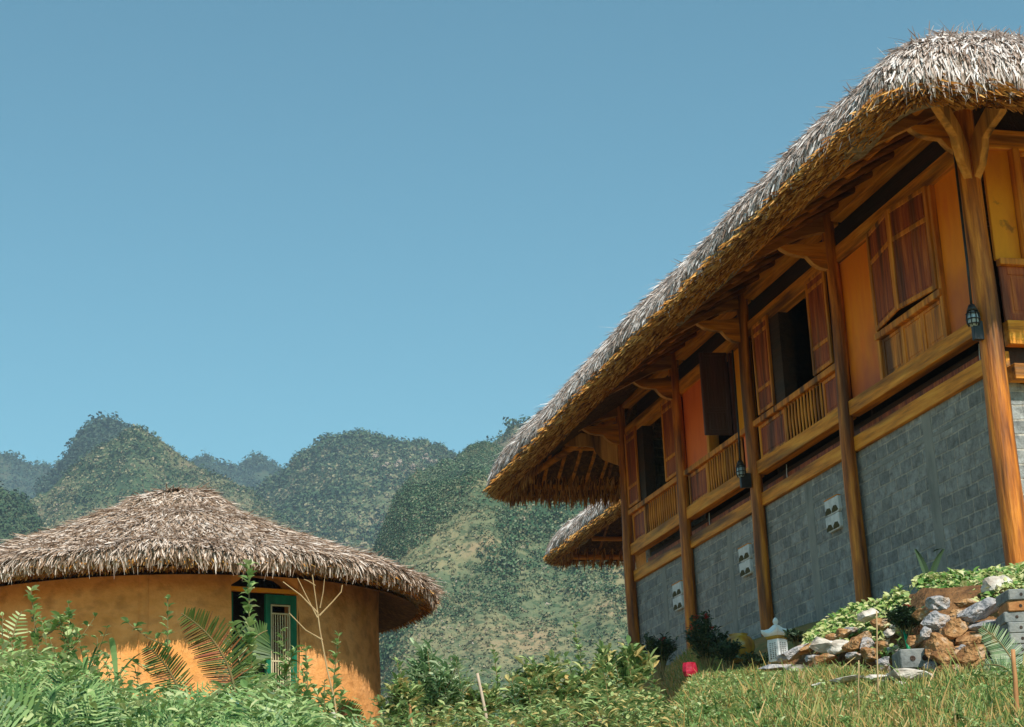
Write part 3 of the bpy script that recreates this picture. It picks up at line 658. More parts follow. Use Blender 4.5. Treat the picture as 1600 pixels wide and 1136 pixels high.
# eave purlins and rafters
def wob(a, b, n=14, s=.02): return [Vector(a).lerp(Vector(b), i/n)+Vector((0, 0, s*n3(i*.9, a[0]+b[1]))) for i in range(n+1)]
MB().tube(wob((8.04, 15.15, 7.42), (8.04, 25.0, 7.42), 20)+wob((8.0, 25.5, 7.40), (7.86, 29.6, 7.14), 10), .062, 10).build('eave_purlin', WOOD_Y, H, smooth=True)
MB().tube(wob((8.6, 14.66, 7.43), (18.0, 14.66, 7.43), 20), .06, 10).build('eave_purlin', WOOD_X, H, smooth=True)
MB().tube(wob((8.2, 30.0, 7.16), (18.0, 30.0, 7.25), 20), .06, 10).build('eave_purlin', WOOD_X, H, smooth=True)
MB().tube(wob((8.8, 15.3, 7.95), (8.8, 29.2, 7.95), 30), .045, 8).build('eave_purlin', WOOD_Y, H, smooth=True)
MB().tube(wob((8.6, 29.25, 7.66), (18.0, 29.25, 7.74), 20), .045, 8).build('eave_purlin', WOOD_X, H, smooth=True)
y = 16.3
while y < 28.4:
    j = rnd(-.05, .05); MB().tube([(7.86, y, 7.38), (8.6, y+j*.5, 7.80), (9.7, y+j, 8.42)], [.03, .035, .04], 7).build('rafter', WOOD_D, H, smooth=True); y += .52
x = 9.6
while x < 13:
    MB().tube([(x, 30.15, 7.12), (x+rnd(-.04, .04), 29.2, 7.68), (x+rnd(-.1, .1), 28.1, 8.42)], [.03, .035, .04], 7).build('rafter', WOOD_D, H, smooth=True)
    MB().tube([(x, 14.46, 7.38), (x+rnd(-.04, .04), 15.2, 7.82), (x+rnd(-.1, .1), 16.3, 8.42)], [.03, .035, .04], 7).build('rafter', WOOD_D, H, smooth=True); x += .5

x = 8.15
while x < 9.6:
    d_ = min(x-7.5, 2.0); MB().tube([(x, 30.25, 7.02), (x+.01, 30.25-d_*.5, 7.02+d_*.30), (x, 30.25-d_, 7.02+d_*.60)], [.03, .032, .034], 7).build('rafter', WOOD_X, H, smooth=True); x += .26
MB().tube([(7.75, 30.1, 7.06), (8.6, 29.25, 7.55), (9.4, 28.45, 8.05)], [.05, .06, .07], 9).build('hip_rafter', WOOD_X, H, smooth=True)
# wall lamps with conduit
def wall_lamp(x, y, z, ztop, label):
    t = thing('wall_lamp', (x, y, z), label, 'lamp', 'caged lamps on the posts of the timber house')
    mb = MB(); seg = 14; prof = [(.0, .10), (.026, .095), (.052, .065), (.058, .018), (.055, -.034), (.038, -.072), (0, -.085)]
    for (r_, zz) in prof:
        for k in range(seg): mb.v.append((x+r_*math.cos(2*math.pi*k/seg), y+r_*math.sin(2*math.pi*k/seg), z+zz))
    for i in range(len(prof)-1):
        for k in range(seg): mb.f.append((i*seg+k, (i+1)*seg+k, (i+1)*seg+(k+1) % seg, i*seg+(k+1) % seg))
    mb.build('glass', GLASSY, t, smooth=True)
    c = MB()
    for k in range(8):
        a = 2*math.pi*k/8; c.tube([(x+(r_+.012)*math.cos(a), y+(r_+.012)*math.sin(a), z+zz) for r_, zz in prof[1:-1]], .006, 5)
    for zz, r_ in ((.06, .068), (0, .071), (-.05, .058)):
        c.tube([(x+r_*math.cos(2*math.pi*k/16), y+r_*math.sin(2*math.pi*k/16), z+zz) for k in range(17)], .006, 5, cap=False)
    c.tube([(x, y, z+.09), (x, y, z+.16)], [.06, .03], 12)
    c.build('cage', BLACK, t, smooth=True)
    MB().box(x-.02, x+.13, y-.03, y+.03, z-.22, z-.02).build('wall_bracket', BLACK, t, bevel=.005)
    MB().tube([(x, y, z+.14), (x+.02, y+.015, z+.6), (x+.03, y+.02, ztop)], .014, 8).build('conduit', BLACK, t, smooth=True)
wall_lamp(9.19, 16.08, 5.66, 7.55, 'black caged lamp on the corner post beside the orange board')
wall_lamp(9.19, 22.70, 5.66, 7.4, 'black caged lamp on the middle post, farther along the house')
# ------------------------------------------------------------------ second house behind
H2 = thing('thatched_house', (16.5, 38.5, 4.9), 'farther thatched house, its eave corner showing behind the timber house', 'house')
ZB = 8.50
house_roof(12.25, 22, 33.4, 44.0, ZB, H2, vis=lambda p: p.x < 15.5 and p.y > 34, blades=9000, fr=7000, seed=5, crad=.6, spacing=.25)
MB().box(14.1, 20.2, 35.2, 42.1, 2, ZB+1.0).build('wall', CLAY, H2)
MB().tube(wob((12.6, 34, ZB+.1), (12.6, 43.6, ZB+.1), 14), .07, 8).build('eave_purlin', WOOD_Y, H2, smooth=True)
MB().tube(wob((12.6, 43.6, ZB+.1), (21.5, 43.6, ZB+.1), 14), .07, 8).build('eave_purlin', WOOD_X, H2, smooth=True)
MB().tube(wob((13.3, 43.0, ZB+.45), (21.5, 43.0, ZB+.45), 14), .06, 8).build('eave_purlin', WOOD_X, H2, smooth=True)
for k in range(9):
    MB().tube([(13+k*.6, 43.8, ZB+.03), (13+k*.6, 42.0, ZB+1.0)], .035, 6).build('rafter', WOOD_D, H2, smooth=True)
MB().tube([(14.0, 42.2, 3.5), (14.0, 42.2, ZB+.6)], .12, 12).build('post', WOOD_Z, H2, smooth=True)

# ------------------------------------------------------------------ round hut
HC = Vector((1.86, 26.95)); HW, HRf = 3.02, 3.86; HB = 1.4
T = thing('round_hut', (HC.x, HC.y, 1.9), 'round ochre clay hut with a shaggy thatched roof and green door', 'hut')
dA0 = math.atan2(24.04-HC.y, 2.42-HC.x); dA1 = math.atan2(24.30-HC.y, 3.37-HC.x)
def hw(a, z, dr=0.):
    r_ = HW+dr+.035*n3(math.cos(a)*1.5, math.sin(a)*1.5, z*.8)+.012*n3(math.cos(a)*6, math.sin(a)*6, z*3); return (HC.x+r_*math.cos(a), HC.y+r_*math.sin(a), z)
mb = MB(); NZ = 24; NA = 120
span = 2*math.pi-(dA1-dA0)
angs = [dA1+span*i/NA for i in range(NA+1)]
ztop = 4.78
def col(a): return [hw(a, lerp(HB, ztop, j/NZ)) for j in range(NZ+1)]
grid = [col(a) for a in angs]
for c in grid: mb.v += c
for i in range(NA):
    for j in range(NZ): a = i*(NZ+1)+j; mb.f.append((a, a+NZ+1, a+NZ+2, a+1))
# arch head over the doorway
ARCH = [(0, 4.34), (.1, 4.40), (.22, 4.50), (.38, 4.515), (.62, 4.50), (.80, 4.48), (.92, 4.42), (1, 4.34)]
n0 = len(mb.v)
for u, z in ARCH:
    a = lerp(dA0, dA1, u); mb.v += [hw(a, z), hw(a, ztop), hw(a, z, -.3)]
for i in range(len(ARCH)-1):
    a = n0+3*i; mb.f += [(a, a+3, a+4, a+1), (a+3, a, a+2, a+5)]
# door reveals
for a, s in ((dA0, 1), (dA1, -1)):
    n0 = len(mb.v); mb.v += [hw(a, HB), hw(a, 4.345), hw(a, 4.345, -.3), hw(a, HB, -.3)]; mb.f.append((n0, n0+1, n0+2, n0+3))
wallo = mb.build('clay_wall', CLAY, T, smooth=True)
# raised plaster rib left of the door
mb = MB()
for j in range(20):
    z = lerp(HB, 4.6, j/19)
    for k, (da, dr) in enumerate(((-.022, 0), (-.018, .02), (.018, .02), (.022, 0))): mb.v.append(hw(dA0-.375+da, z, dr-.004))
for j in range(19):
    for k in range(3): a = j*4+k; mb.f.append((a, a+1, a+5, a+4))
mb.build('plaster_rib', CLAY, T, smooth=True)
P0d = Vector(hw(dA0, 0, -.04)); P1d = Vector(hw(dA1, 0, -.04)); DU = (P1d-P0d); DWd = DU.length; DU.normalize(); DN = Vector((DU.y, -DU.x, 0))
def TD(u, d, z): return Vector((P0d.x, P0d.y, 0))+DU*u+DN*d+Vector((0, 0, z))
def dbox(name, m, u0, u1, d0, d1, z0, z1, par=T, mbb=None):
    q = mbb or MB(); vs = [TD(u, d, z) for z in (z0, z1) for d in (d0, d1) for u in (u0, u1)]
    q.add(vs, [(0, 2, 3, 1), (4, 5, 7, 6), (0, 1, 5, 4), (2, 6, 7, 3), (0, 4, 6, 2), (1, 3, 7, 5)])
    return q if mbb else q.build(name, m, par, recalc=True)
dbox('door_lintel', OCHRE, .0, DWd, -.05, .03, 4.27, 4.325)
ud = DWd*.53
dr = MB()
for (a, b, c, d) in ((ud, ud+.07, 2.0, 4.25), (DWd-.09, DWd-.005, 2.0, 4.25)): dbox('', None, a, b, -.05, .0, c, d, mbb=dr)
for (c, d) in ((4.13, 4.25), (2.72, 2.80), (2.46, 2.62), (2.0, 2.3)): dbox('', None, ud+.07, DWd-.09, -.045, -.005, c, d, mbb=dr)
door = dr.build('door', GREEN, T, recalc=True)
gr = MB(); ga, gb = ud+.075, DWd-.095
for (a, b, c, d) in ((ga, ga+.02, 2.85, 4.12), (gb-.02, gb, 2.85, 4.12), (ga+.02, gb-.02, 4.10, 4.12), (ga+.02, gb-.02, 3.99, 4.01), (ga+.02, gb-.02, 2.85, 2.87), (ga+.02, gb-.02, 3.36, 3.38)):
    dbox('', None, a, b, -.03, -.008, c, d, mbb=gr)
gr.build('grille_frame', GOLD, door, recalc=True)
for k in range(7):
    u = lerp(ga+.02, gb-.02, (k+.5)/7); dbox('grille_bar', GOLD, u-.006, u+.006, -.026, -.014, 2.87, 3.99, door)
for z in (2.80, 2.66, 2.40): dbox('white_slat', WHITE, ga, gb, -.02, .004, z, z+.045, door)
dbox('door_back', DARKW_SHADE, ga, gb, -.7, -.68, 2.0, 4.3)
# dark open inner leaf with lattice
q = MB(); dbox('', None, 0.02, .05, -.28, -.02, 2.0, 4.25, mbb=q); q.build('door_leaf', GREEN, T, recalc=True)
q = MB(); dbox('', None, -.4, DWd+.4, -1.6, -1.55, 1.8, 4.9, mbb=q); q.build('inner_screen', DARKW_SHADE, T, recalc=True)
q = MB()
for k in range(16):
    a = .05+k*.045; vs = [TD(a, -.9, 2.3), TD(a+.012, -.9, 2.3), TD(a-.5+.012, -.9, 4.6), TD(a-.5, -.9, 4.6)]; q.add(vs, [(0, 1, 2, 3)])
# roof: profile radius/height with a lumpy cap
random.seed(11)
HP = [(HRf-.28, 4.43), (HRf-.12, 4.44), (HRf-.02, 4.49), (HRf, 4.56), (HRf-.06, 4.66), (HRf-.3, 4.78), (HRf-.8, 4.95), (HRf-1.4, 5.21), (HRf-2.0, 5.49), (1.4, 5.69), (1.05, 5.83), (.8, 6.02), (.55, 6.14), (.25, 6.2), (.02, 6.22)]
NA = 96; rings = []
for r_, z in HP:
    ring = []
    for k in range(NA):
        a = 2*math.pi*k/NA; rr_ = r_*(1+.012*n3(math.cos(a)*2, math.sin(a)*2, z)); x = HC.x+rr_*math.cos(a); y = HC.y+rr_*math.sin(a)
        zz = z+.11*n3(x*1.1, y*1.1, 2)*(1 if r_ > 1 else .6)+.035*n3(x*4, y*4, 2)
        ring.append(Vector((x, y, zz)))
    rings.append(ring)
mb = MB()
for r_ in rings: mb.v += [tuple(v) for v in r_]
for i in range(len(rings)-1):
    for k in range(NA): k2 = (k+1) % NA; mb.f.append((i*NA+k, i*NA+k2, (i+1)*NA+k2, (i+1)*NA+k))
top = mb.build('thatch', THATCHT, T, smooth=True)
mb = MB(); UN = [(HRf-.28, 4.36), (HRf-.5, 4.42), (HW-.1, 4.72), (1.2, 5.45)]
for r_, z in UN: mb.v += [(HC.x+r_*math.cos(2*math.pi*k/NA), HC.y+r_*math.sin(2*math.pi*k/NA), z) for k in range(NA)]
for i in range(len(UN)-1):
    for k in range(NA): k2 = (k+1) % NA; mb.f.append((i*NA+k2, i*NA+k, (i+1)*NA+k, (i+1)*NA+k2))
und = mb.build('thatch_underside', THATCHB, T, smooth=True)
sb = MB(); fb = MB(); areas = []
for i in range(2, len(rings)-1): areas.append((HP[i][0]+HP[i+1][0])*math.hypot(HP[i][0]-HP[i+1][0], HP[i][1]-HP[i+1][1])*(1.5 if HP[i][0] < 1.5 else 1)+.02)
N_ = 0
while N_ < 46000:
    i = random.choices(range(2, len(rings)-1), areas)[0]; k = random.randrange(NA)
    ang = 2*math.pi*k/NA
    if math.sin(ang) > .35: continue
    k2 = (k+1) % NA; u, v = rnd(), rnd(); a, b, c, e = rings[i][k], rings[i][k2], rings[i+1][k2], rings[i+1][k]
    p = a.lerp(b, u).lerp(e.lerp(c, u), v); dn = (a-e).normalized(); nr = (b-a).cross(e-a).normalized()
    side = dn.cross(nr); d = (dn+side*random.gauss(0, .32)+nr*rnd(.0, .26)).normalized(); L = rnd(.13, .28); w_ = rnd(.012, .025)
    if rnd() < .3: L *= 1.4; w_ = rnd(.005, .010)
    if HP[i][0] < 1.3: d = (d+side*random.gauss(0, .5)).normalized()
    if rnd() < .05: d = (d+nr*.4+side*rnd(-.7, .7)).normalized()
    if i < 4: L *= .6
    sb.blade(p+nr*rnd(-.01, .03), d, (nr+side*rnd(-.9, .9)).normalized(), L, w_, rnd(.02, .14)); N_ += 1
sb.build('weathered_straw', STRAW2, top)
for _ in range(9000):
    a = rnd(0, 2*math.pi); q = rnd(); r_ = HRf-.02-q*.55; z = 4.54-.1*min(1, q*5)+max(0, q-.4)*.1
    out = Vector((math.cos(a), math.sin(a), 0)); tg = Vector((-out.y, out.x, 0))
    d = (out*rnd(.4, .9)+Vector((0, 0, -rnd(.3, .8)))+tg*random.gauss(0, .25)).normalized()
    fb.blade((HC.x+r_*out.x, HC.y+r_*out.y, z), d, (out+tg*rnd(-1, 1)).normalized(), rnd(.05, .12), rnd(.012, .024), 0)
fb.build('hanging_straw', BROWNS, und)
for k in range(40):
    a = 2*math.pi*k/40; MB().tube([(HC.x+r_*math.cos(a), HC.y+r_*math.sin(a), z) for r_, z in ((HRf-.3, 4.44), (HW-.3, 4.80))], .022, 6).build('rafter', WOOD_D, T, smooth=True)
for r_, z in ((HRf-.42, 4.47), (HRf-.6, 4.56), (HRf-.78, 4.65)):
    MB().tube([(HC.x+r_*math.cos(2*math.pi*k/60), HC.y+r_*math.sin(2*math.pi*k/60), z) for k in range(61)], .018, 6, cap=False).build('roof_batten', PALE, T, smooth=True)

# ------------------------------------------------------------------ rocks
random.seed(21)
def gat(px, py, r):
    p = at(px, py, r); return p
def rock(px, py, w, h, r, m, label, name='rock', cat='rock', group='rocks of the rubble bank', dep=1., tilt=0.):
    """w,h in photo pixels, centred"""
    s = r*1.03/F_PX; c = at(px, py, r); hw_, hh = w*s/2, h*s/2; hd = hw_*dep
    bm = bmesh.new(); fx = Vector((cy, -sy, 0)); fy = Vector((sy, cy, 0))
    ct, stt = math.cos(tilt), math.sin(tilt)
    for i in range(20):
        v = Vector((random.gauss(0, 1), random.gauss(0, 1), random.gauss(0, 1))).normalized()
        v = Vector([math.copysign(abs(q)**.72, q) for q in v])*rnd(.85, 1.0)
        a, b = v.x*hw_, v.z*hh; a, b = a*ct-b*stt, a*stt+b*ct
        bm.verts.new(fx*a+fy*(v.y*hd)+Vector((0, 0, b)))
    bmesh.ops.convex_hull(bm, input=bm.verts)
    for v in [v for v in bm.verts if not v.link_faces]: bm.verts.remove(v)
    bmesh.ops.triangulate(bm, faces=bm.faces); bmesh.ops.subdivide_edges(bm, edges=bm.edges, cuts=3, use_grid_fill=True)
    for v in bm.verts:
        q = v.co*9+c; v.co += v.co.normalized()*min(hw_, hh)*.30*noise.fractal(q*1.3, .9, 2.1, 5)
    me = bpy.data.meshes.new(name); bm.to_mesh(me); bm.free(); me.materials.append(m)
    o = bpy.data.objects.new(name, me); COL.objects.link(o); o.location = c
    return tag(o, label, cat, group)
RX = [ # px, py, w, h, r, mat, label
 (1562, 915, 62, 26, 16.3, 2, 'pale humped boulder topmost on the stone pile by the bricks', -.0),
 (1533, 955, 72, 28, 15.6, 1, 'long grey slanting boulder near the top of the stone pile', .25),
 (1545, 977, 60, 20, 15.5, 1, 'grey flat stone below the long slanting boulder', 0),
 (1490, 962, 36, 18, 15.7, 0, 'flat rust stone left of the long slanting boulder', .1),
 (1462, 974, 34, 30, 15.6, 1, 'grey faced stone leaning on the left shoulder of the pile', .6),
 (1465, 943, 36, 22, 15.9, 1, 'small grey stone under the creeping plants on the pile', 0),
 (1492, 985, 48, 28, 15.5, 0, 'pink and rust cleft stone in the middle of the pile', .45),
 (1513, 1002, 52, 26, 15.45, 0, 'brown wedge stone right of the big orange block', -.1),
 (1538, 1003, 22, 20, 15.4, 0, 'small orange pointed stone by the palm frond', 0),
 (1465, 1005, 44, 38, 15.4, 0, 'big smooth orange block in the heart of the pile', 0),
 (1446, 990, 16, 20, 15.5, 1, 'small grey green stone at the left edge of the pile', 0),
 (1478, 1028, 46, 30, 15.3, 0, 'rust stone with a white chip near the foot of the pile', .1),
 (1517, 1030, 52, 36, 15.25, 0, 'large cracked orange boulder at the foot of the pile', .25),
 (1456, 1042, 22, 16, 15.3, 1, 'dark small stone beside the hollow concrete block', 0),
 (1484, 1048, 42, 16, 15.1, 0, 'low orange slab sunk in the grass under the pile', 0),
 (1560, 1040, 40, 22, 15.2, 1, 'grey rubble stone behind the palm frond', 0),
 (1551, 1022, 28, 30, 15.35, 0, 'mossy brown stone behind the palm frond', 0),
 (1432, 1002, 26, 24, 15.7, 0, 'rust stone right of the green pipe', 0),
 (1356, 962, 30, 18, 17.2, 2, 'pale stone among creeping plants above the rubble', .4),
 (1374, 975, 26, 22, 17, 0, 'brown stone half under the creeping plants', 0),
 (1392, 990, 22, 18, 16.8, 2, 'small white stone left of the green pipe', 0),
 (1340, 1003, 44, 24, 17, 0, 'orange stone in the rubble below the creeping plants', .5),
 (1315, 1012, 36, 22, 17.2, 2, 'pale broken stone in the middle of the rubble strip', .2),
 (1288, 1010, 46, 20, 17.5, 2, 'long pale stone at the left of the rubble strip', -.2),
 (1300, 998, 26, 14, 17.6, 0, 'small rusty stone atop the left rubble', 0),
 (1262, 1012, 40, 14, 18, 0, 'flat brown slab right of the stone lantern', .3),
 (1240, 1022, 54, 18, 18, 1, 'sloping grey slab in front of the stone lantern', .35),
 (1212, 1043, 50, 8, 17.5, 1, 'thin grey slab on the grass left of the rubble', 0),
 (1252, 1046, 46, 14, 17.2, 2, 'buff slab lying flat before the rubble strip', -.1),
 (1358, 1022, 26, 22, 16.6, 0, 'orange brown stone in front of the rubble strip', 0),
 (1384, 1040, 24, 26, 16.2, 1, 'purple grey stone left of the hollow concrete block', .5),
 (1425, 1056, 74, 18, 14.6, 2, 'large white flat stone lying in the grass', -.08),
 (1372, 1062, 50, 14, 14.7, 2, 'white and pink stone touching the large white flat stone', 0),
 (1322, 1062, 60, 8, 14.9, 2, 'long thin pale stone at the left of the white stones', .12),
 (1272, 1072, 34, 6, 15, 2, 'sliver of pale stone sunk in the grass, farthest left', .2),
 (1408, 1070, 34, 8, 14.5, 2, 'low pale stone in front of the large white flat stone', -.2),
 (1394, 1014, 20, 14, 16.6, 1, 'small grey stone below the green pipe', 0),
 (1350, 1008, 26, 22, 16.9, 1, 'grey brown stone wedged beside the orange rubble stone', .3),
 (1320, 990, 26, 16, 17.3, 0, 'small brown stone lying on the pale broken stone', 0),
 (1404, 978, 24, 18, 16.6, 2, 'white chipped stone just above the green hose', .2),
 (1380, 1010, 28, 20, 16.7, 0, 'brown stone between the rubble strip and the concrete block', .2),
 (1334, 1025, 24, 12, 16.7, 1, 'thin grey stone at the foot of the rubble strip', 0),
 (1290, 1030, 34, 14, 17.2, 0, 'rusty slab under the long pale stone at the left', .1),
 (1270, 1028, 26, 12, 17.5, 1, 'narrow grey stone under the flat brown slab', 0),
 (1300, 1046, 30, 10, 16.8, 0, 'low brown stone in the grass before the rubble', 0),
 (1455, 1022, 22, 18, 15.35, 0, 'small brown stone between the concrete block and the pile', 0),
 (1500, 1018, 26, 16, 15.3, 1, 'grey chip wedged between the two lower boulders', .4),
 (1480, 998, 22, 14, 15.6, 1, 'dark grey stone in the shadow behind the cleft stone', 0),
 (1440, 960, 26, 18, 16.0, 0, 'brown stone at the top left of the pile under leaves', .2),
 (1507, 943, 34, 12, 16.0, 0, 'thin reddish slab on the soil above the long slanting boulder', .1),
 (1535, 1052, 34, 10, 15.0, 1, 'thin grey stone in the grass below the palm frond', 0),
 (1330, 985, 20, 12, 17.4, 1, 'little grey stone under the creeping plants leaves', 0)]
for px, py, w_, h_, r, mi, lab, tl in RX: rock(px, py, w_*1.1, h_*1.12, r, ROCKM[mi], lab, tilt=tl, dep=.9)
# hidden earth bank behind the stones
mb = MB(); NX_, NY_ = 40, 16
for j in range(NY_+1):
    for i in range(NX_+1):
        px = lerp(1225, 1680, i/NX_); v = j/NY_
        topy = tab([(1225, 1022), (1290, 985), (1350, 955), (1400, 938), (1440, 918), (1500, 912), (1680, 900)], px)
        boty = tab([(1225, 1045), (1400, 1052), (1500, 1062), (1680, 1062)], px)
        r0 = tab([(1225, 18.6), (1350, 17.3), (1420, 16.4), (1450, 15.75), (1680, 15.7)], px)
        if v < .7: t = v/.7; q = at(px, lerp(boty, topy, t), r0+.9*t*t)
        else: t = (v-.7)/.3; a = at(px, topy, r0+.9); q = Vector((a.x, a.y, 0)); q = q*(1+t*.16); q.z = a.z+.02
        q += Vector((0, 0, .05*n3(q.x*3, q.y*3, q.z*3))); mb.v.append(tuple(q))
for j in range(NY_):
    for i in range(NX_): a = j*(NX_+1)+i; mb.f.append((a, a+1, a+NX_+2, a+NX_+1))
EARTH = mat('brown_earth', [(.06, .03, .014), (.17, .08, .03), (.28, .14, .055)], (6, 6, 6), 1, 1, (20, 20, 20), bdist=.05)
tag(mb.build('earth_bank', EARTH, smooth=True), kind='structure')
# hollow bricks
def hollow(px, py, wpx, hpx, r, m, label, rz=0., dpt=.18):
    s = r*1.03/F_PX; c = at(px, py, r); w2, h2 = wpx*s/2, hpx*s/2*.94
    M = Matrix.Translation(c)@Matrix.Rotation(-YAW+rz, 4, 'Z')
    t = thing('hollow_brick', c, label, 'brick', 'hollow bricks stacked at the right edge' if wpx > 60 else None)
    MB().box(-w2, w2, -dpt, dpt, -h2, h2, M).build('body', m, t, bevel=.008)
    for k in range(max(2, int(wpx/24))):
        u = -w2+.05+(k+.5)*.10
        if u < w2-.03:
            q = MB(); q.tube([M@Vector((u, -dpt-.003, 0)), M@Vector((u, -dpt+.0, 0))], h2*.30, 10); q.build('hole_shade', DARKW_SHADE, t)  # dark disc on the face, painted as the shade inside a hole
for k, (py, m, l) in enumerate([(933, BLK, 'topmost grey hollow brick of the stack at the right edge'), (950, BLK2, 'orange hollow brick, second from the top of the stack'),
    (967, BLK, 'blue grey hollow brick just under the orange one'), (984, BLK, 'grey hollow brick fourth from the top of the stack'),
    (1001, BLK, 'dark grey hollow brick fifth from the top of the stack'), (1018, BLK, 'grey hollow brick sixth from top beside the brown stake'), (1035, BLK, 'lowest grey hollow brick in the stack, resting on the ground')]):
    hollow(1622+rnd(-3, 3), py, 106, 17, 15.2, m, l, rnd(-.06, .06))
hollow(1426, 1033, 48, 30, 15.6, BLK, 'single grey concrete block at the foot of the stone pile')

# ------------------------------------------------------------------ stone lantern
def lantern():
    b = at(1217, 1034, 20.3); s = 19.3*1.03/F_PX
    t = thing('stone_lantern', b, 'small white stone lantern with upturned roof standing before the block wall', 'lantern')
    M = Matrix.Translation(b)@Matrix.Rotation(-YAW+R(40), 4, 'Z')@Matrix.Diagonal((.70, .70, .92, 1))
    def ring(z, hw_, up=0., n=6):
        pts = []
        cs = [(-1, -1), (1, -1), (1, 1), (-1, 1)]
        for i in range(4):
            a, c = cs[i], cs[(i+1) % 4]
            for k in range(n):
                u = k/n; x, y = lerp(a[0], c[0], u), lerp(a[1], c[1], u); e = abs(2*u-1)**2.2
                pull = 1-.10*(1-e) if up else 1
                pts.append(M@Vector((x*hw_*pull, y*hw_*pull, z+up*e)))
        return pts
    def loft(rs_, name, m, par):
        mb = MB(); n = len(rs_[0])
        for r_ in rs_: mb.v += [tuple(v) for v in r_]
        for i in range(len(rs_)-1):
            for k in range(n): k2 = (k+1) % n; mb.f.append((i*n+k, i*n+k2, (i+1)*n+k2, (i+1)*n+k))
        mb.f += [tuple(range(n))[::-1], tuple((len(rs_)-1)*n+k for k in range(n))]
        return mb.build(name, m, par, smooth=False)
    body = loft([ring(0, .10), ring(.03, .105), ring(.20, .112), ring(.262, .105)], 'body', WHITE, t)
    loft([ring(.264, .10), ring(.285, .125), ring(.300, .128)], 'yellow_glow_band', mat('yellow_underside_glow', [(.32, .20, .03), (.45, .30, .05)], (9, 9, 9), .7, .2), t)  # yellow glow under the roof, put in as a coloured band
    loft([ring(.302, .135), ring(.318, .165, .025), ring(.335, .172, .055), ring(.352, .135, .03), ring(.385, .08, .01), ring(.425, .045), ring(.44, .028)], 'roof', WHITE, t)
    mb = MB(); pr = [(.025, .44), (.038, .455), (.047, .475), (.04, .50), (.02, .52), (.0, .53)]
    for r_, z in pr:
        for k in range(12): mb.v.append(tuple(M@Vector((r_*math.cos(k*math.pi/6), r_*math.sin(k*math.pi/6), z))))
    for i in range(len(pr)-1):
        for k in range(12): mb.f.append((i*12+k, i*12+(k+1) % 12, (i+1)*12+(k+1) % 12, (i+1)*12+k))
    mb.build('finial', WHITE, t, smooth=True)
    # lattice slots on the two seen faces, thin boxes coloured as their shade
    q = MB(); slots = []
    for r_ in range(9):
        z = .035+r_*.022
        for c_i in range(3):
            u = -.066+c_i*.05
            if (r_+c_i) % 2: slots.append((u, u+.032, z, z+.006))
            else: slots += [(u+.004, u+.010, z-.006, z+.012), (u+.022, u+.028, z-.006, z+.012)]
    for ax in (0, 1):
        for (u0, u1, z0, z1) in slots:
            if ax == 0: q.box(u0, u1, -.1135, -.10, z0, z1, M)
            else: q.box(-.1135, -.10, u0, u1, z0, z1, M)
    q.build('slot_shade', DARKW_SHADE, body)
lantern()

# ------------------------------------------------------------------ small things by the wall
def lathe(mb, c, prof, n=18):
    n0 = len(mb.v)
    for r_, z in prof:
        for k in range(n): mb.v.append((c.x+r_*math.cos(2*math.pi*k/n), c.y+r_*math.sin(2*math.pi*k/n), c.z+z))
    for i in range(len(prof)-1):
        for k in range(n): mb.f.append((n0+i*n+k, n0+i*n+(k+1) % n, n0+(i+1)*n+(k+1) % n, n0+(i+1)*n+k))
    return mb
c = at(1157, 1036, 21.4)
jar = lathe(MB(), c, [(0, 0), (.10, 0), (.15, .08), (.185, .17), (.18, .24), (.14, .29), (.10, .31), (.115, .33), (.10, .335), (.08, .30)]).build('jar',
    mat('amber_glaze', [(.06, .03, .015), (.34, .15, .02), (.45, .26, .03), (.08, .04, .02)], (4, 4, 1.5), .25, .1, spec=.6), smooth=True)
tag(jar, 'round amber glazed jar between dark shrubs and the stone lantern', 'jar')
c = at(1079, 1057, 19.6); mb = MB()
pts = []
for j in range(5):
    for i in range(8):
        a = 2*math.pi*i/8; r_ = .8*[.09, .11, .10, .085, .04][j]*(1+.25*n3(i*1.3, j, 4)); pts.append((c.x+r_*math.cos(a), c.y+.7*r_*math.sin(a), c.z+[0, .05, .10, .145, .15][j]+.02*n3(i, j)))
fs = [(j*8+i, j*8+(i+1) % 8, (j+1)*8+(i+1) % 8, (j+1)*8+i) for j in range(4) for i in range(8)]+[tuple(32+i for i in range(8))]
tag(mb.add(pts, fs).build('plastic_bag', PLUM), 'crumpled crimson plastic bag on the grass by the second post', 'bag')
mb = MB(); a = at(1410, 986, 16.3); b = at(1421, 1020, 16.0); mb.tube([at(1408, 990, 16.25), a, at(1414, 988, 16.2), b], .017, 10)
tag(mb.build('garden_hose', mat('green_plastic', [(.0, .16, .06), (.0, .24, .10)], (5, 5, 5), .4, 0), smooth=True), 'short bright green hose end sticking out of the rubble', 'hose')

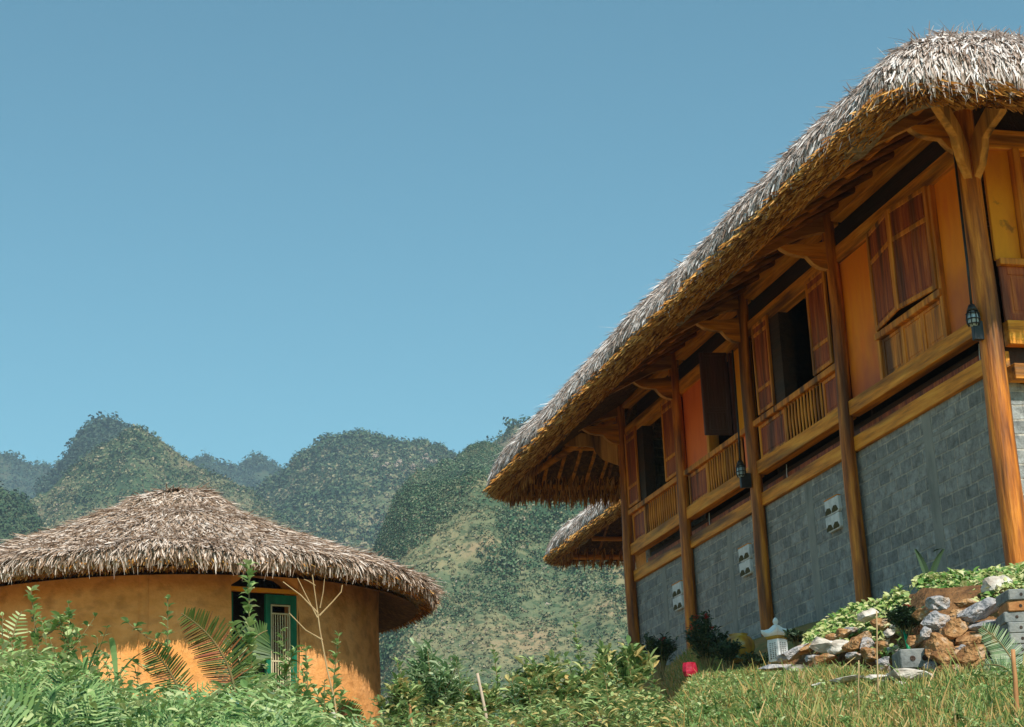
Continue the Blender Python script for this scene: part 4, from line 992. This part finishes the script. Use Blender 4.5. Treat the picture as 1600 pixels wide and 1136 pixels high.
# ------------------------------------------------------------------ plants
def down(d): return Vector((0, 0, -1))
def stemmed(name, base, topp, label, cat, group=None, lm=WEED, n=24, L=(.05, .10), w=.45, bend=.08, rad=.006, side=3, spread=.16, seed=0, heads=True, smat=STEM):
    """a stalk with side shoots and opposite small leaves"""
    random.seed(seed or hash(label) % 9999)
    t = thing(name, base, label, cat, group)
    st = MB(); lf = MB(); base = Vector(base); topp = Vector(topp); H_ = (topp-base).length
    ax = (topp-base); perp = Vector((cy, -sy, 0))
    def P(u): return base+ax*u+perp*(math.sin(u*math.pi)*bend*H_)
    path = [P(i/10) for i in range(11)]; st.tube(path, [rad*(1-.65*i/10) for i in range(11)], 6)
    def cluster(p, dirn, sc):
        for k in range(3):
            a = rnd(0, 6.28); d = (Vector((math.cos(a), math.sin(a), rnd(-.1, .8)))*.8+dirn*.5).normalized()
            l = rnd(*L)*sc; lf.leaf(p, d, Vector((rnd(-.4, .4), rnd(-.4, .4), 1)), l, l*w, .15, rnd(.1, .5))
    for i in range(n):
        u = lerp(.12, 1, (i+rnd())/n); cluster(P(u), Vector((0, 0, 1)), lerp(1.25, .55, u))
    for k in range(side):
        u = rnd(.3, .85); a = rnd(0, 6.28); d = (Vector((math.cos(a), math.sin(a), rnd(.3, 1.2)))).normalized(); l = spread*H_*rnd(.6, 1.2)
        q = [P(u), P(u)+d*l*.5, P(u)+d*l+Vector((0, 0, l*.15))]; st.tube(q, [rad*.6, rad*.45, rad*.3], 5)
        for j in range(5): cluster(q[0].lerp(q[2], .3+.7*j/4), d, .7)
    st.build('stem', smat, t); lf.build('leaves', lm, t)
    return t
def gpt(px, r):
    p = at(px, 1300, r); return Vector((p.x, p.y, g(p.x, p.y)))
WL = [ # top px,py ; base px ; r ; label
 (48, 922, 62, 9.5, 'tall seeding weed before the shaded hut wall, farthest left pair', .03, .10),
 (107, 937, 88, 9.6, 'tall weed with seed heads right of the left one', .02, .09),
 (4, 958, 2, 9.3, 'weed cut off by the left edge of the picture', .0, .07),
 (152, 996, 140, 9.2, 'low weed between the tall left weeds and the strap leaves', .02, .07),
 (262, 937, 322, 10.2, 'slender weed leaning left across the clay wall', -.05, .09),
 (389, 878, 430, 10.0, 'tallest leafy weed, rising in front of the open doorway', -.03, .12),
 (440, 985, 425, 10.1, 'branching weed crossing the green door grille', .04, .10),
 (478, 1010, 462, 10.0, 'leafy weed at the right jamb of the green door', .03, .09),
 (530, 990, 566, 10.6, 'curling weed against the sunlit right part of the hut', -.08, .09),
 (770, 1008, 782, 12.4, 'thin seeding weed over the far slope, mid picture', .03, .08),
 (898, 975, 918, 12.8, 'tall thin weed left of the orange leaved bush', .02, .09),
 (620, 1030, 640, 11.2, 'weed just right of the hut edge', .03, .09),
 (507, 1062, 506, 10.3, 'short dark weed before the sunlit clay', .0, .06)]
for i, (tx, ty, bx_, r, lab, bend, ll) in enumerate(WL):
    stemmed('tall_weed', gpt(bx_, r), at(tx, ty, r-.1), lab, 'weed', 'tall weeds in front of the hut' if tx < 620 else 'tall weeds mid picture', n=36 if ty > 930 else 60, L=(ll*.6, ll*1.3), bend=bend, seed=100+i, side=4, spread=.2, rad=.0065)
for i in range(16):
    px = [12, 30, 62, 75, 92, 120, 133, 20, 84, 165, 210, 455, 410, 445, 470, 400][i]; ty = [985, 1000, 960, 985, 970, 985, 1010, 1030, 1010, 1035, 1040, 1035, 1020, 1050, 1040, 1050][i]; r = 9.0+.12*i
    stemmed('leafy_weed', gpt(px+rnd(-10, 10), r), at(px, ty, r-.05), ['leafy weed at the far left, low beside the feather frond', 'leafy weed second from the left edge', 'leafy weed in front of the farthest left tall weed', 'bushy weed between the two tall left weeds', 'bushy weed just left of the second tall weed', 'leafy weed right of the second tall weed', 'leafy weed beside the strap leaved plant', 'short leafy weed low at the left edge', 'short bushy weed under the tall left weeds', 'small weed right of the strap leaved plant', 'small weed before the brown tipped frond', 'leafy weed across the lower door grille', 'leafy weed at the foot of the tallest weed', 'low weed before the white slats of the door', 'small weed by the right door jamb', 'leafy weed between the dark frond and the door'][i], 'weed', 'leafy weeds at the foot of the hut', n=30, L=(.04, .085), side=5, spread=.22, seed=500+i, rad=.005)
ORD = ['leftmost', 'second', 'third', 'fourth', 'fifth', 'sixth', 'seventh', 'eighth', 'ninth', 'tenth', 'eleventh', 'twelfth', 'thirteenth', 'rightmost']
random.seed(77); xs_ = sorted(rnd(-10, 10)+v for v in [612, 655, 705, 728, 760, 795, 815, 838, 862, 885, 935, 955, 990, 1012])
for i, px in enumerate(xs_):
    r = 10.9+.25*(i % 5); ty = [1048, 1062, 1022, 1050, 1066, 1052, 1070, 1040, 1046, 1030, 1022, 1034, 1028, 1040][i]; random.seed(i)
    lab = ('%s leggy weed stalk of the row rising from the mid bushes' % ORD[i]) if i in (0, 13) else ('%s leggy weed stalk from the left, rising from the mid bushes' % ORD[i])
    stemmed('leggy_weed', gpt(px, r), at(px+rnd(-12, 12), ty, r), lab, 'weed', 'leggy weed stalks over the mid bushes', n=30, L=(.04, .10), side=3, spread=.15, seed=700+i, lm=[WEED, SHRUB, WILLOW][i % 3], rad=.005, w=.34)
# dry branch
t = thing('dry_branch', gpt(530, 10.2), 'bare dry branched stalk standing before the hut, right of the door', 'branch')
for nm, pts, ra in (('stem', [(531, 1150), (522, 1090), (511, 1045), (500, 985), (494, 940), (488, 898)], .0055), ('twig', [(497, 958), (470, 930), (442, 909)], .005), ('twig', [(499, 962), (520, 940), (533, 925), (535, 914)], .005),
                ('twig', [(504, 1000), (478, 985), (452, 958)], .005), ('twig', [(496, 965), (478, 930), (465, 903)], .004), ('twig', [(500, 950), (505, 925), (507, 905)], .0035), ('twig', [(493, 915), (482, 908), (475, 905)], .003)):
    MB().tube([at(a, b, 10.2) for a, b in pts], [ra*(1-.5*i/(len(pts)-1)) for i in range(len(pts))], 6).build(nm, TWIG, t)
# fronds
def frond(name, base, mid, tip, label, lm, parent=None, n=34, L=.16, w=.012, group=None, droop=.25, cat='frond', sm=STEM):
    t = parent or thing(name, base, label, cat, group)
    base, mid, tip = Vector(base), Vector(mid), Vector(tip)
    def P(u): return base.lerp(mid, u).lerp(mid.lerp(tip, u), u)
    MB().tube([P(i/12) for i in range(13)], [.008*(1-.7*i/12) for i in range(13)], 6).build('rachis' if parent is None else 'rachis', sm, t)
    lf = MB()
    for i in range(n):
        u = lerp(.12, .99, i/n); p = P(u); d = (P(min(1, u+.02))-P(u-.02)).normalized(); sd = d.cross(Vector((sy, cy, .3))).normalized()
        l = L*math.sin(math.pi*min(.97, .12+u*.85))**.7*rnd(.9, 1.05)
        for s in (-1, 1):
            q = (sd*s+d*.45+Vector((0, 0, -droop*.3))+Vector((rnd(-.1, .1), rnd(-.1, .1), 0))).normalized()
            lf.blade(p, q, Vector((-sy, -cy, .4)), l, w*rnd(.8, 1.2), droop*.12, 3)
    lf.build('leaflets', lm, t)
    return t
frond('fern_frond', at(372, 1130, 9.8), at(372, 1010, 9.8), at(283, 958, 9.7), 'large arching frond with reddening tips before the open doorway', FROND, n=46, L=.15)
frond('fern_frond', at(362, 1120, 10.1), at(368, 1000, 10.1), at(418, 985, 10.2), 'dark frond curling towards the green door', FERND, n=36, L=.15)
frond('fern_frond', at(292, 1110, 9.7), at(270, 1040, 9.7), at(228, 1008, 9.6), 'small dark brown tipped frond below the clay wall', FROND, n=26, L=.11)
frond('fern_frond', at(12, 1100, 9.4), at(10, 1000, 9.4), at(34, 955, 9.4), 'blue green feather frond at the far left', WEED, n=16, L=.08, w=.011)
frond('fern_frond', at(560, 1136, 9.8), at(552, 1110, 9.8), at(530, 1098, 9.7), 'little ribbed frond low before the sunlit clay', FROND, n=20, L=.07)
frond('palm_frond', at(1592, 1062, 14.2), at(1580, 1010, 14.3), at(1532, 978, 14.4), 'pale cycad palm frond leaning against the stone pile', WILLOW, n=34, L=.13, w=.008, droop=.1)
frond('palm_frond', at(1600, 1075, 14.1), at(1575, 1030, 14.2), at(1535, 1040, 14.2), 'lower palm frond drooping over the grass', WILLOW, n=24, L=.09, w=.007, droop=.4)
# strap leaved grass clump
t = thing('strap_leaf_plant', gpt(135, 9.4), 'pale green strap leaved plant at the shaded foot of the hut', 'plant'); lf = MB()
for (a, b, c, d) in [((128, 1075), (118, 1000), (100, 1022), .02), ((130, 1075), (140, 995), (128, 1050), .022), ((132, 1080), (118, 1020), (88, 1035), .016), ((183, 1070), (175, 985), (172, 1000), .03), ((185, 1060), (205, 1020), (245, 1012), .018), ((130, 1075), (150, 1004), (155, 1008), .014)]:
    A, B, C = at(*a, 9.3), at(*b, 9.3), at(*c, 9.2); vs = []
    for i in range(9):
        u = i/8; q = A.lerp(B, u).lerp(B.lerp(C, u), u); ww = d*(1-abs(2*u-.9)**2*.8)*.5; vs += [q-RT*ww, q+RT*ww+Vector((0, 0, .006))]
    lf.add(vs, [(2*i, 2*i+1, 2*i+3, 2*i+2) for i in range(8)])
lf.build('leaves', FERN, t)
# fern bank
random.seed(33); fb = MB()
VH = Vector((sy, cy, 0))
def fernfrond(mb, base, d0, L, pl):
    p = Vector(base); d = d0.normalized(); n = 17
    vw = (VH+Vector((rnd(-.5, .5), 0, rnd(-.9, -.1)))).normalized()
    for i in range(n):
        u = i/n; d = (d+Vector((0, 0, -.07))).normalized(); p = p+d*L/n; sd = d.cross(vw).normalized()
        l = pl*math.sin(math.pi*(.18+.80*u))
        for s in (-1, 1):
            q = (sd*s+d*.45+Vector((rnd(-.05, .05), rnd(-.05, .05), -.12))).normalized(); sp_ = q.cross(vw).normalized(); vs = []; k = 5
            for j in range(k+1):
                c0 = p+q*l*j/k+Vector((0, 0, -.03*l*(j/k)**2*8)); ww = l*.085*(1-j/k*.75)*(1 if j % 2 else .5); vs += [c0-sp_*ww, c0+sp_*ww]
            mb.add(vs, [(2*j, 2*j+1, 2*j+3, 2*j+2) for j in range(k)])
for _ in range(170):
    px = rnd(-60, 600); r = rnd(7.6, 10.6)
    lim = tab([(-60, 1062), (40, 1060), (100, 1055), (150, 1090), (250, 1092), (330, 1100), (400, 1092), (450, 1105), (520, 1125), (600, 1150)], px)
    b = gpt(px, r); topz = at(px, lim+abs(random.gauss(0, 34)), r).z
    L = rnd(.30, .52); base = Vector((b.x, b.y, topz-L*.55))
    for k in range(3):
        d0 = RT*rnd(-1, 1)-VH*rnd(-.1, .5)+Vector((0, 0, rnd(.35, 1.0)))
        fernfrond(fb, base, d0, L*rnd(.7, 1), L*.27)
tag(fb.build('fern_bank', FERN), 'dense bank of pale green bracken fern below the hut', 'ferns', kind='stuff')
# leafy undergrowth (countless small leaves) under the ferns and across the middle
def undergrowth(n, pxr, rr_, lim, mt, name, label, L=(.03, .075), w=.42, seed=1, wfun=None):
    random.seed(seed); mb = MB()
    for _ in range(n):
        px = rnd(*pxr); r = rnd(*rr_); b = gpt(px, r); tz = at(px, tab(lim, px)+rnd(0, 22), r).z
        if tz <= b.z: tz = b.z+.05
        z = lerp(b.z, tz, rnd()**.7); l = rnd(*L); a = rnd(0, 6.28)
        mb.leaf((b.x, b.y, z), Vector((math.cos(a), math.sin(a), rnd(-.3, .9))).normalized(), Vector((rnd(-.6, .6), rnd(-.6, .6), 1)).normalized(), l, l*w, .15, rnd(0, .4))
    return tag(mb.build(name, mt), label, 'undergrowth', kind='stuff')
undergrowth(19000, (-60, 560), (7.6, 11.8), [(-60, 1010), (60, 1015), (120, 1030), (150, 1060), (200, 1068), (320, 1080), (420, 1050), (480, 1085), (560, 1120)], WEED, 'undergrowth', 'tangle of small weed leaves behind the ferns by the hut', seed=3)
undergrowth(11000, (540, 1050), (10.0, 13.2), [(540, 1130), (600, 1108), (640, 1095), (690, 1098), (740, 1088), (775, 1112), (800, 1088), (835, 1098), (860, 1075), (900, 1085), (940, 1062), (975, 1070), (1050, 1075)], SHRUB, 'undergrowth', 'mixed leafy scrub along the bottom between hut and grass', L=(.04, .085), w=.32, seed=4)
# bushes
def bush(px, py, r, wpx, hpx, lm, label, n=900, L=(.05, .1), w=.3, sm=STEM, name='bush', cat='bush', group=None, up=.5, flowers=None, seed=1, nst=14, flm=None):
    random.seed(seed); s = r*1.03/F_PX; c = at(px, py, r); hw_, hh = wpx*s/2, hpx*s
    t = thing(name, c, label, cat, group); st = MB(); lf = MB(); fl = MB()
    for k in range(nst):
        a = rnd(0, 6.28); e = rnd(0, 1)**.6; tip = c+Vector((math.cos(a)*hw_*e, math.sin(a)*hw_*e, hh*rnd(.6, 1.0)*(1-.35*e*e)))
        mid = c.lerp(tip, .5)+Vector((0, 0, hh*.1)); st.tube([c+Vector((rnd(-.03, .03), rnd(-.03, .03), -.1)), mid, tip], [.009, .006, .003], 5)
        m = n//nst
        for j in range(m):
            u = rnd(.25, 1)**.8; p = c.lerp(mid, u*2) if u < .5 else mid.lerp(tip, u*2-1)
            p = p+Vector((rnd(-1, 1), rnd(-1, 1), rnd(-1, 1)))*hw_*.16
            b_ = rnd(0, 6.28); d = (Vector((math.cos(b_), math.sin(b_), rnd(-.2, .8)))+Vector((0, 0, up))).normalized(); l = rnd(*L)
            lf.leaf(p, d, Vector((rnd(-.6, .6), rnd(-.6, .6), 1)).normalized(), l, l*w, .2, rnd(.1, .5))
        if flowers and k < flowers:
            for j in range(8):
                b_ = rnd(0, 6.28); fl.leaf(tip+Vector((rnd(-.02, .02), rnd(-.02, .02), rnd(-.02, .03))), Vector((math.cos(b_), math.sin(b_), .6)).normalized(), Vector((0, 0, 1)), .045, .03)
    st.build('stems', sm, t); lf.build('leaves', lm, t)
    if flowers: fl.build('flowers', flm or REDF, t)
    return t
bush(680, 1150, 11.5, 120, 135, WILLOW, 'pale narrow leaved bush right of the hut', n=1300, L=(.07, .13), w=.2, seed=41, nst=16)
bush(630, 1150, 11.0, 80, 100, SHRUB, 'dark leafy bush between the hut and the pale bush', n=700, seed=42)
bush(740, 1150, 11.6, 80, 80, SHRUB, 'low green bush around the pale upright stake', n=700, seed=43)
bush(850, 1150, 11.8, 130, 110, SHRUB, 'broad leafy bush with orange shoots, mid bottom', n=1300, L=(.07, .13), seed=44)
bush(922, 1140, 12.0, 70, 90, SHRUB, 'small upright bush left of the tallest reddish bush', n=700, L=(.06, .12), seed=45)
bush(972, 1130, 12.4, 110, 120, SHRUB, 'tallest reddish green bush in front of the first post', n=1600, L=(.07, .13), seed=46, up=.9)
bush(1034, 1050, 22, 62, 64, DSHR, 'dark shrub with red blooms left of the second post', n=1300, flowers=3, seed=47, nst=18)
bush(1104, 1050, 21.6, 70, 92, DSHR, 'taller dark red flowered shrub at the second post', n=1700, flowers=5, seed=48, nst=22)
bush(1138, 1046, 21, 54, 50, DSHR, 'dark low shrub in front of the amber jar', n=800, seed=49)
bush(1180, 1050, 20.4, 60, 26, DSHR, 'low dark tuft between the jar and the stone lantern', n=500, seed=50)
bush(1246, 1010, 19.3, 50, 26, DSHR, 'small dark tuft right of the stone lantern', n=400, seed=51)
bush(1415, 995, 16.2, 70, 46, DSHR, 'dark leafy plant with a red bloom above the green hose', n=900, flowers=1, seed=52)
# two leaved dark plant
c = at(1452, 912, 17.6); t = thing('two_leaved_plant', c, 'dark plant with two long spreading leaves before the block wall', 'plant')
for pts, ww in ((((1452, 915), (1446, 885), (1430, 858)), .035), (((1453, 915), (1458, 880), (1474, 858)), .032), (((1472, 857), (1464, 857), (1458, 862)), .016)):
    A, B, C = [at(*q, 17.6) for q in pts]; vs = []
    for i in range(9):
        u = i/8; q = A.lerp(B, u).lerp(B.lerp(C, u), u); w_ = ww*(.35+.65*math.sin(math.pi*min(1, u*.9+.1))); vs += [q-RT*w_-FWD*.01, q+FWD*.008, q+RT*w_-FWD*.01]
    MB().add(vs, [f for i in range(8) for f in ((3*i, 3*i+1, 3*i+4, 3*i+3), (3*i+1, 3*i+2, 3*i+5, 3*i+4))]).build('leaf', DSHR, t)
# variegated creeper over the bank
random.seed(61); mb = MB()
TOP = [(1255, 998), (1290, 975), (1330, 952), (1380, 940), (1405, 925), (1440, 905), (1475, 900), (1520, 898), (1575, 892), (1620, 885)]
BOT = [(1255, 1006), (1290, 1000), (1330, 985), (1380, 985), (1405, 980), (1440, 965), (1475, 952), (1520, 932), (1575, 905), (1620, 910)]
for _ in range(8000):
    px = rnd(1262, 1620); a_, b_ = tab(TOP, px), tab(BOT, px); v = rnd(-.05, 1.0) if rnd() < .86 else rnd(1.0, 1.9)
    if n3(px*.03, v*2, 8) < -.22-.1*(v < .4): continue
    r = tab([(1255, 18.4), (1350, 17.4), (1420, 16.7), (1600, 16.5)], px)+.82*max(0, 1-v)-.05-.55*max(0, v-1)+rnd(-.05, .12)
    p = at(px, lerp(a_, b_, v)+rnd(-3, 3), r); a = rnd(0, 6.28); l = rnd(.05, .115)
    d = Vector((math.cos(a)*.8-sy*.3, math.sin(a)*.8-cy*.5, rnd(-.4, .9))).normalized()
    mb.leaf(p, d, Vector((rnd(-.5, .5), -.5+rnd(-.5, .5), 1)).normalized(), l, l*.5, .15, rnd(.1, .6))
tag(mb.build('creeping_plants', VARI), 'cream and green variegated creeper spilling over the stone bank', 'creeper', kind='stuff')
# grass
random.seed(71); mb = MB()
for _ in range(115000):
    px = rnd(930, 1680) if rnd() < .83 else rnd(1680, 2100); r = rnd(9.2, 22) if rnd() < .8 else rnd(19, 28)
    if r > 22: px = rnd(960, 1200)
    lim = tab([(930, 15), (985, 28), (1120, 26), (1160, 22), (1200, 20.0), (1260, 17.8), (1400, 16.2), (1440, 15.3), (1680, 15.0), (1750, 15.6), (2100, 17)], px)
    if r > lim: continue
    b = gpt(px, r)
    cl = n3(b.x*1.3, b.y*1.3, 3); 
    if cl < -.32 and rnd() < .6: continue
    a = rnd(0, 6.28); tl = rnd(.1, .9); L = rnd(.05, .14)*(1+.9*max(0, cl))*(1.9 if rnd() < .03 else 1)*(1 if r < 16 else .8)
    mb.blade(b-Vector((0, 0, .01)), Vector((math.cos(a)*tl, math.sin(a)*tl, 1)).normalized(), Vector((math.sin(a), math.cos(a), .2)), L, rnd(.006, .013), rnd(.05, .35), 2)
tag(mb.build('grass', GRASS), 'rough green and straw coloured grass on the slope', 'grass', kind='stuff')
random.seed(72); mb = MB()
for _ in range(5200):
    px = rnd(980, 1680); r = rnd(9.4, 18.5)**1
    lim = tab([(980, 18), (1200, 17.6), (1400, 15.9), (1680, 14.9)], px)
    if r > lim: continue
    b = gpt(px, r)
    if n3(b.x*1.1, b.y*1.1, 9) < .02+(.1 if px > 1250 else -.15): continue
    for k in range(4):
        a = rnd(0, 6.28); l = rnd(.03, .075); mb.leaf(b+Vector((rnd(-.05, .05), rnd(-.05, .05), rnd(.01, .12))), Vector((math.cos(a), math.sin(a), rnd(.1, .9))).normalized(), Vector((0, 0, 1)), l, l*.45, .15, .2)
tag(mb.build('broadleaf_weeds', WEED), 'small broad leaved weeds growing through the grass', 'weeds', kind='stuff')
for i, (px, r, h_, lab) in enumerate([(1035, 11.6, .34, 'leafy sprig in the grass, nearest the reddish bush'), (1110, 12.2, .22, 'low leafy sprig below the dark shrubs'), (1190, 11.4, .24, 'leafy sprig left of the thin stakes'), (1232, 13.8, .16, 'small sprig near the pale stone sliver'), (1330, 10.6, .14, 'short sprig at the foot of the thin stake'), (1515, 10.6, .16, 'dark sprig low in the right grass')]):
    b = gpt(px, r); stemmed('leafy_sprig', b, b+Vector((.02, 0, h_)), lab, 'weed', 'leafy sprigs in the grass', n=12, L=(.05, .09), side=2, seed=300+i, lm=WEED)
# stakes
def stake(p0, p1, r, rad, label, name='stake', m=TWIG):
    A, B = at(*p0, r), at(*p1, r); q = [A.lerp(B, i/6)+Vector((.006*n3(i, rad*99), 0, 0)) for i in range(7)]
    tag(MB().tube(q, [rad*lerp(1, .8, i/6) for i in range(7)], 9).build(name, m, smooth=True), label, 'stake')
stake((766, 1150), (746, 1052), 11.3, .011, 'pale upright stake among the bushes mid picture', m=mat('pale_stick', [(.42, .30, .22), (.58, .46, .36)], (8, 8, 2), .8, .2))
BAMB = mat('brown_bamboo', [(.30, .13, .045), (.45, .22, .09)], (8, 8, 2), .6, .2)
stake((1592, 1150), (1583, 1015), 11.0, .016, 'thick brown stake near the right edge of the grass', m=BAMB)
stake((1374, 1150), (1369, 955), 13.2, .0065, 'tallest thin cane standing before the stones')
stake((1343, 1150), (1341, 1032), 12.5, .0055, 'shorter thin cane left of the tallest cane')
stake((645, 1150), (640, 1100), 10.5, .009, 'short reddish stick at the foot of the pale bush', m=BAMB)
# litter by the hut door
for k, (px, py, w_, h_, lab, m) in enumerate([(496, 1122, 20, 20, 'round pale stone on the ground by the green door', ROCKM[2]), (523, 1118, 18, 10, 'flat pale stone beside the round one by the hut', ROCKM[2])]):
    rock(px, py, w_, h_, 10.4, m, lab, group=None)
SH = mat('light_blue_plastic', [(.10, .30, .42), (.22, .48, .62)], (9, 9, 9), .4, 0)
for px, py, m, lab in ((352, 1091, WHITE, 'white plastic slipper left among weeds by the doorway'), (362, 1101, SH, 'light blue plastic slipper below the white one'), (372, 1109, SH, 'second light blue slipper lowest in the weeds')):
    c = at(px, py, 8.9); M = Matrix.Translation(c)@Matrix.Rotation(-YAW+.5, 4, 'Z')@Matrix.Rotation(-.35, 4, 'Y'); q = MB()
    vs = []
    for z in (0, .014):
        for k in range(12): a = k*math.pi/6; vs.append(M@Vector((.026*math.cos(a)*(1.1 if math.cos(a) > 0 else .9), .014*math.sin(a), z)))
    q.add(vs, [tuple(range(12))[::-1], tuple(range(12, 24))]+[(i, (i+1) % 12, 12+(i+1) % 12, 12+i) for i in range(12)])
    for k in range(5): pass
    q.tube([M@Vector((.006, -.014, .012)), M@Vector((.008, 0, .026)), M@Vector((.006, .014, .012))], .005, 6)
    tag(q.build('slipper', m, smooth=False), lab, 'slipper')

# ------------------------------------------------------------------ air
hz = MB().box(-2600, 2600, -60, 3400, -62, 420).build('haze', bpy.data.materials.new('air'))
m = hz.data.materials[0]; m.use_nodes = True; N = m.node_tree.nodes; N.clear()
pv = N.new('ShaderNodeVolumePrincipled'); pv.inputs['Density'].default_value = .00022; pv.inputs['Color'].default_value = (.62, .82, 1.0, 1); pv.inputs['Anisotropy'].default_value = .0
mo = N.new('ShaderNodeOutputMaterial'); m.node_tree.links.new(pv.outputs[0], mo.inputs['Volume'])
tag(hz, 'thin blue air haze over the valley and hills', 'haze', kind='stuff')
for o in bpy.data.objects:
    if '_w' in o: del o['_w']
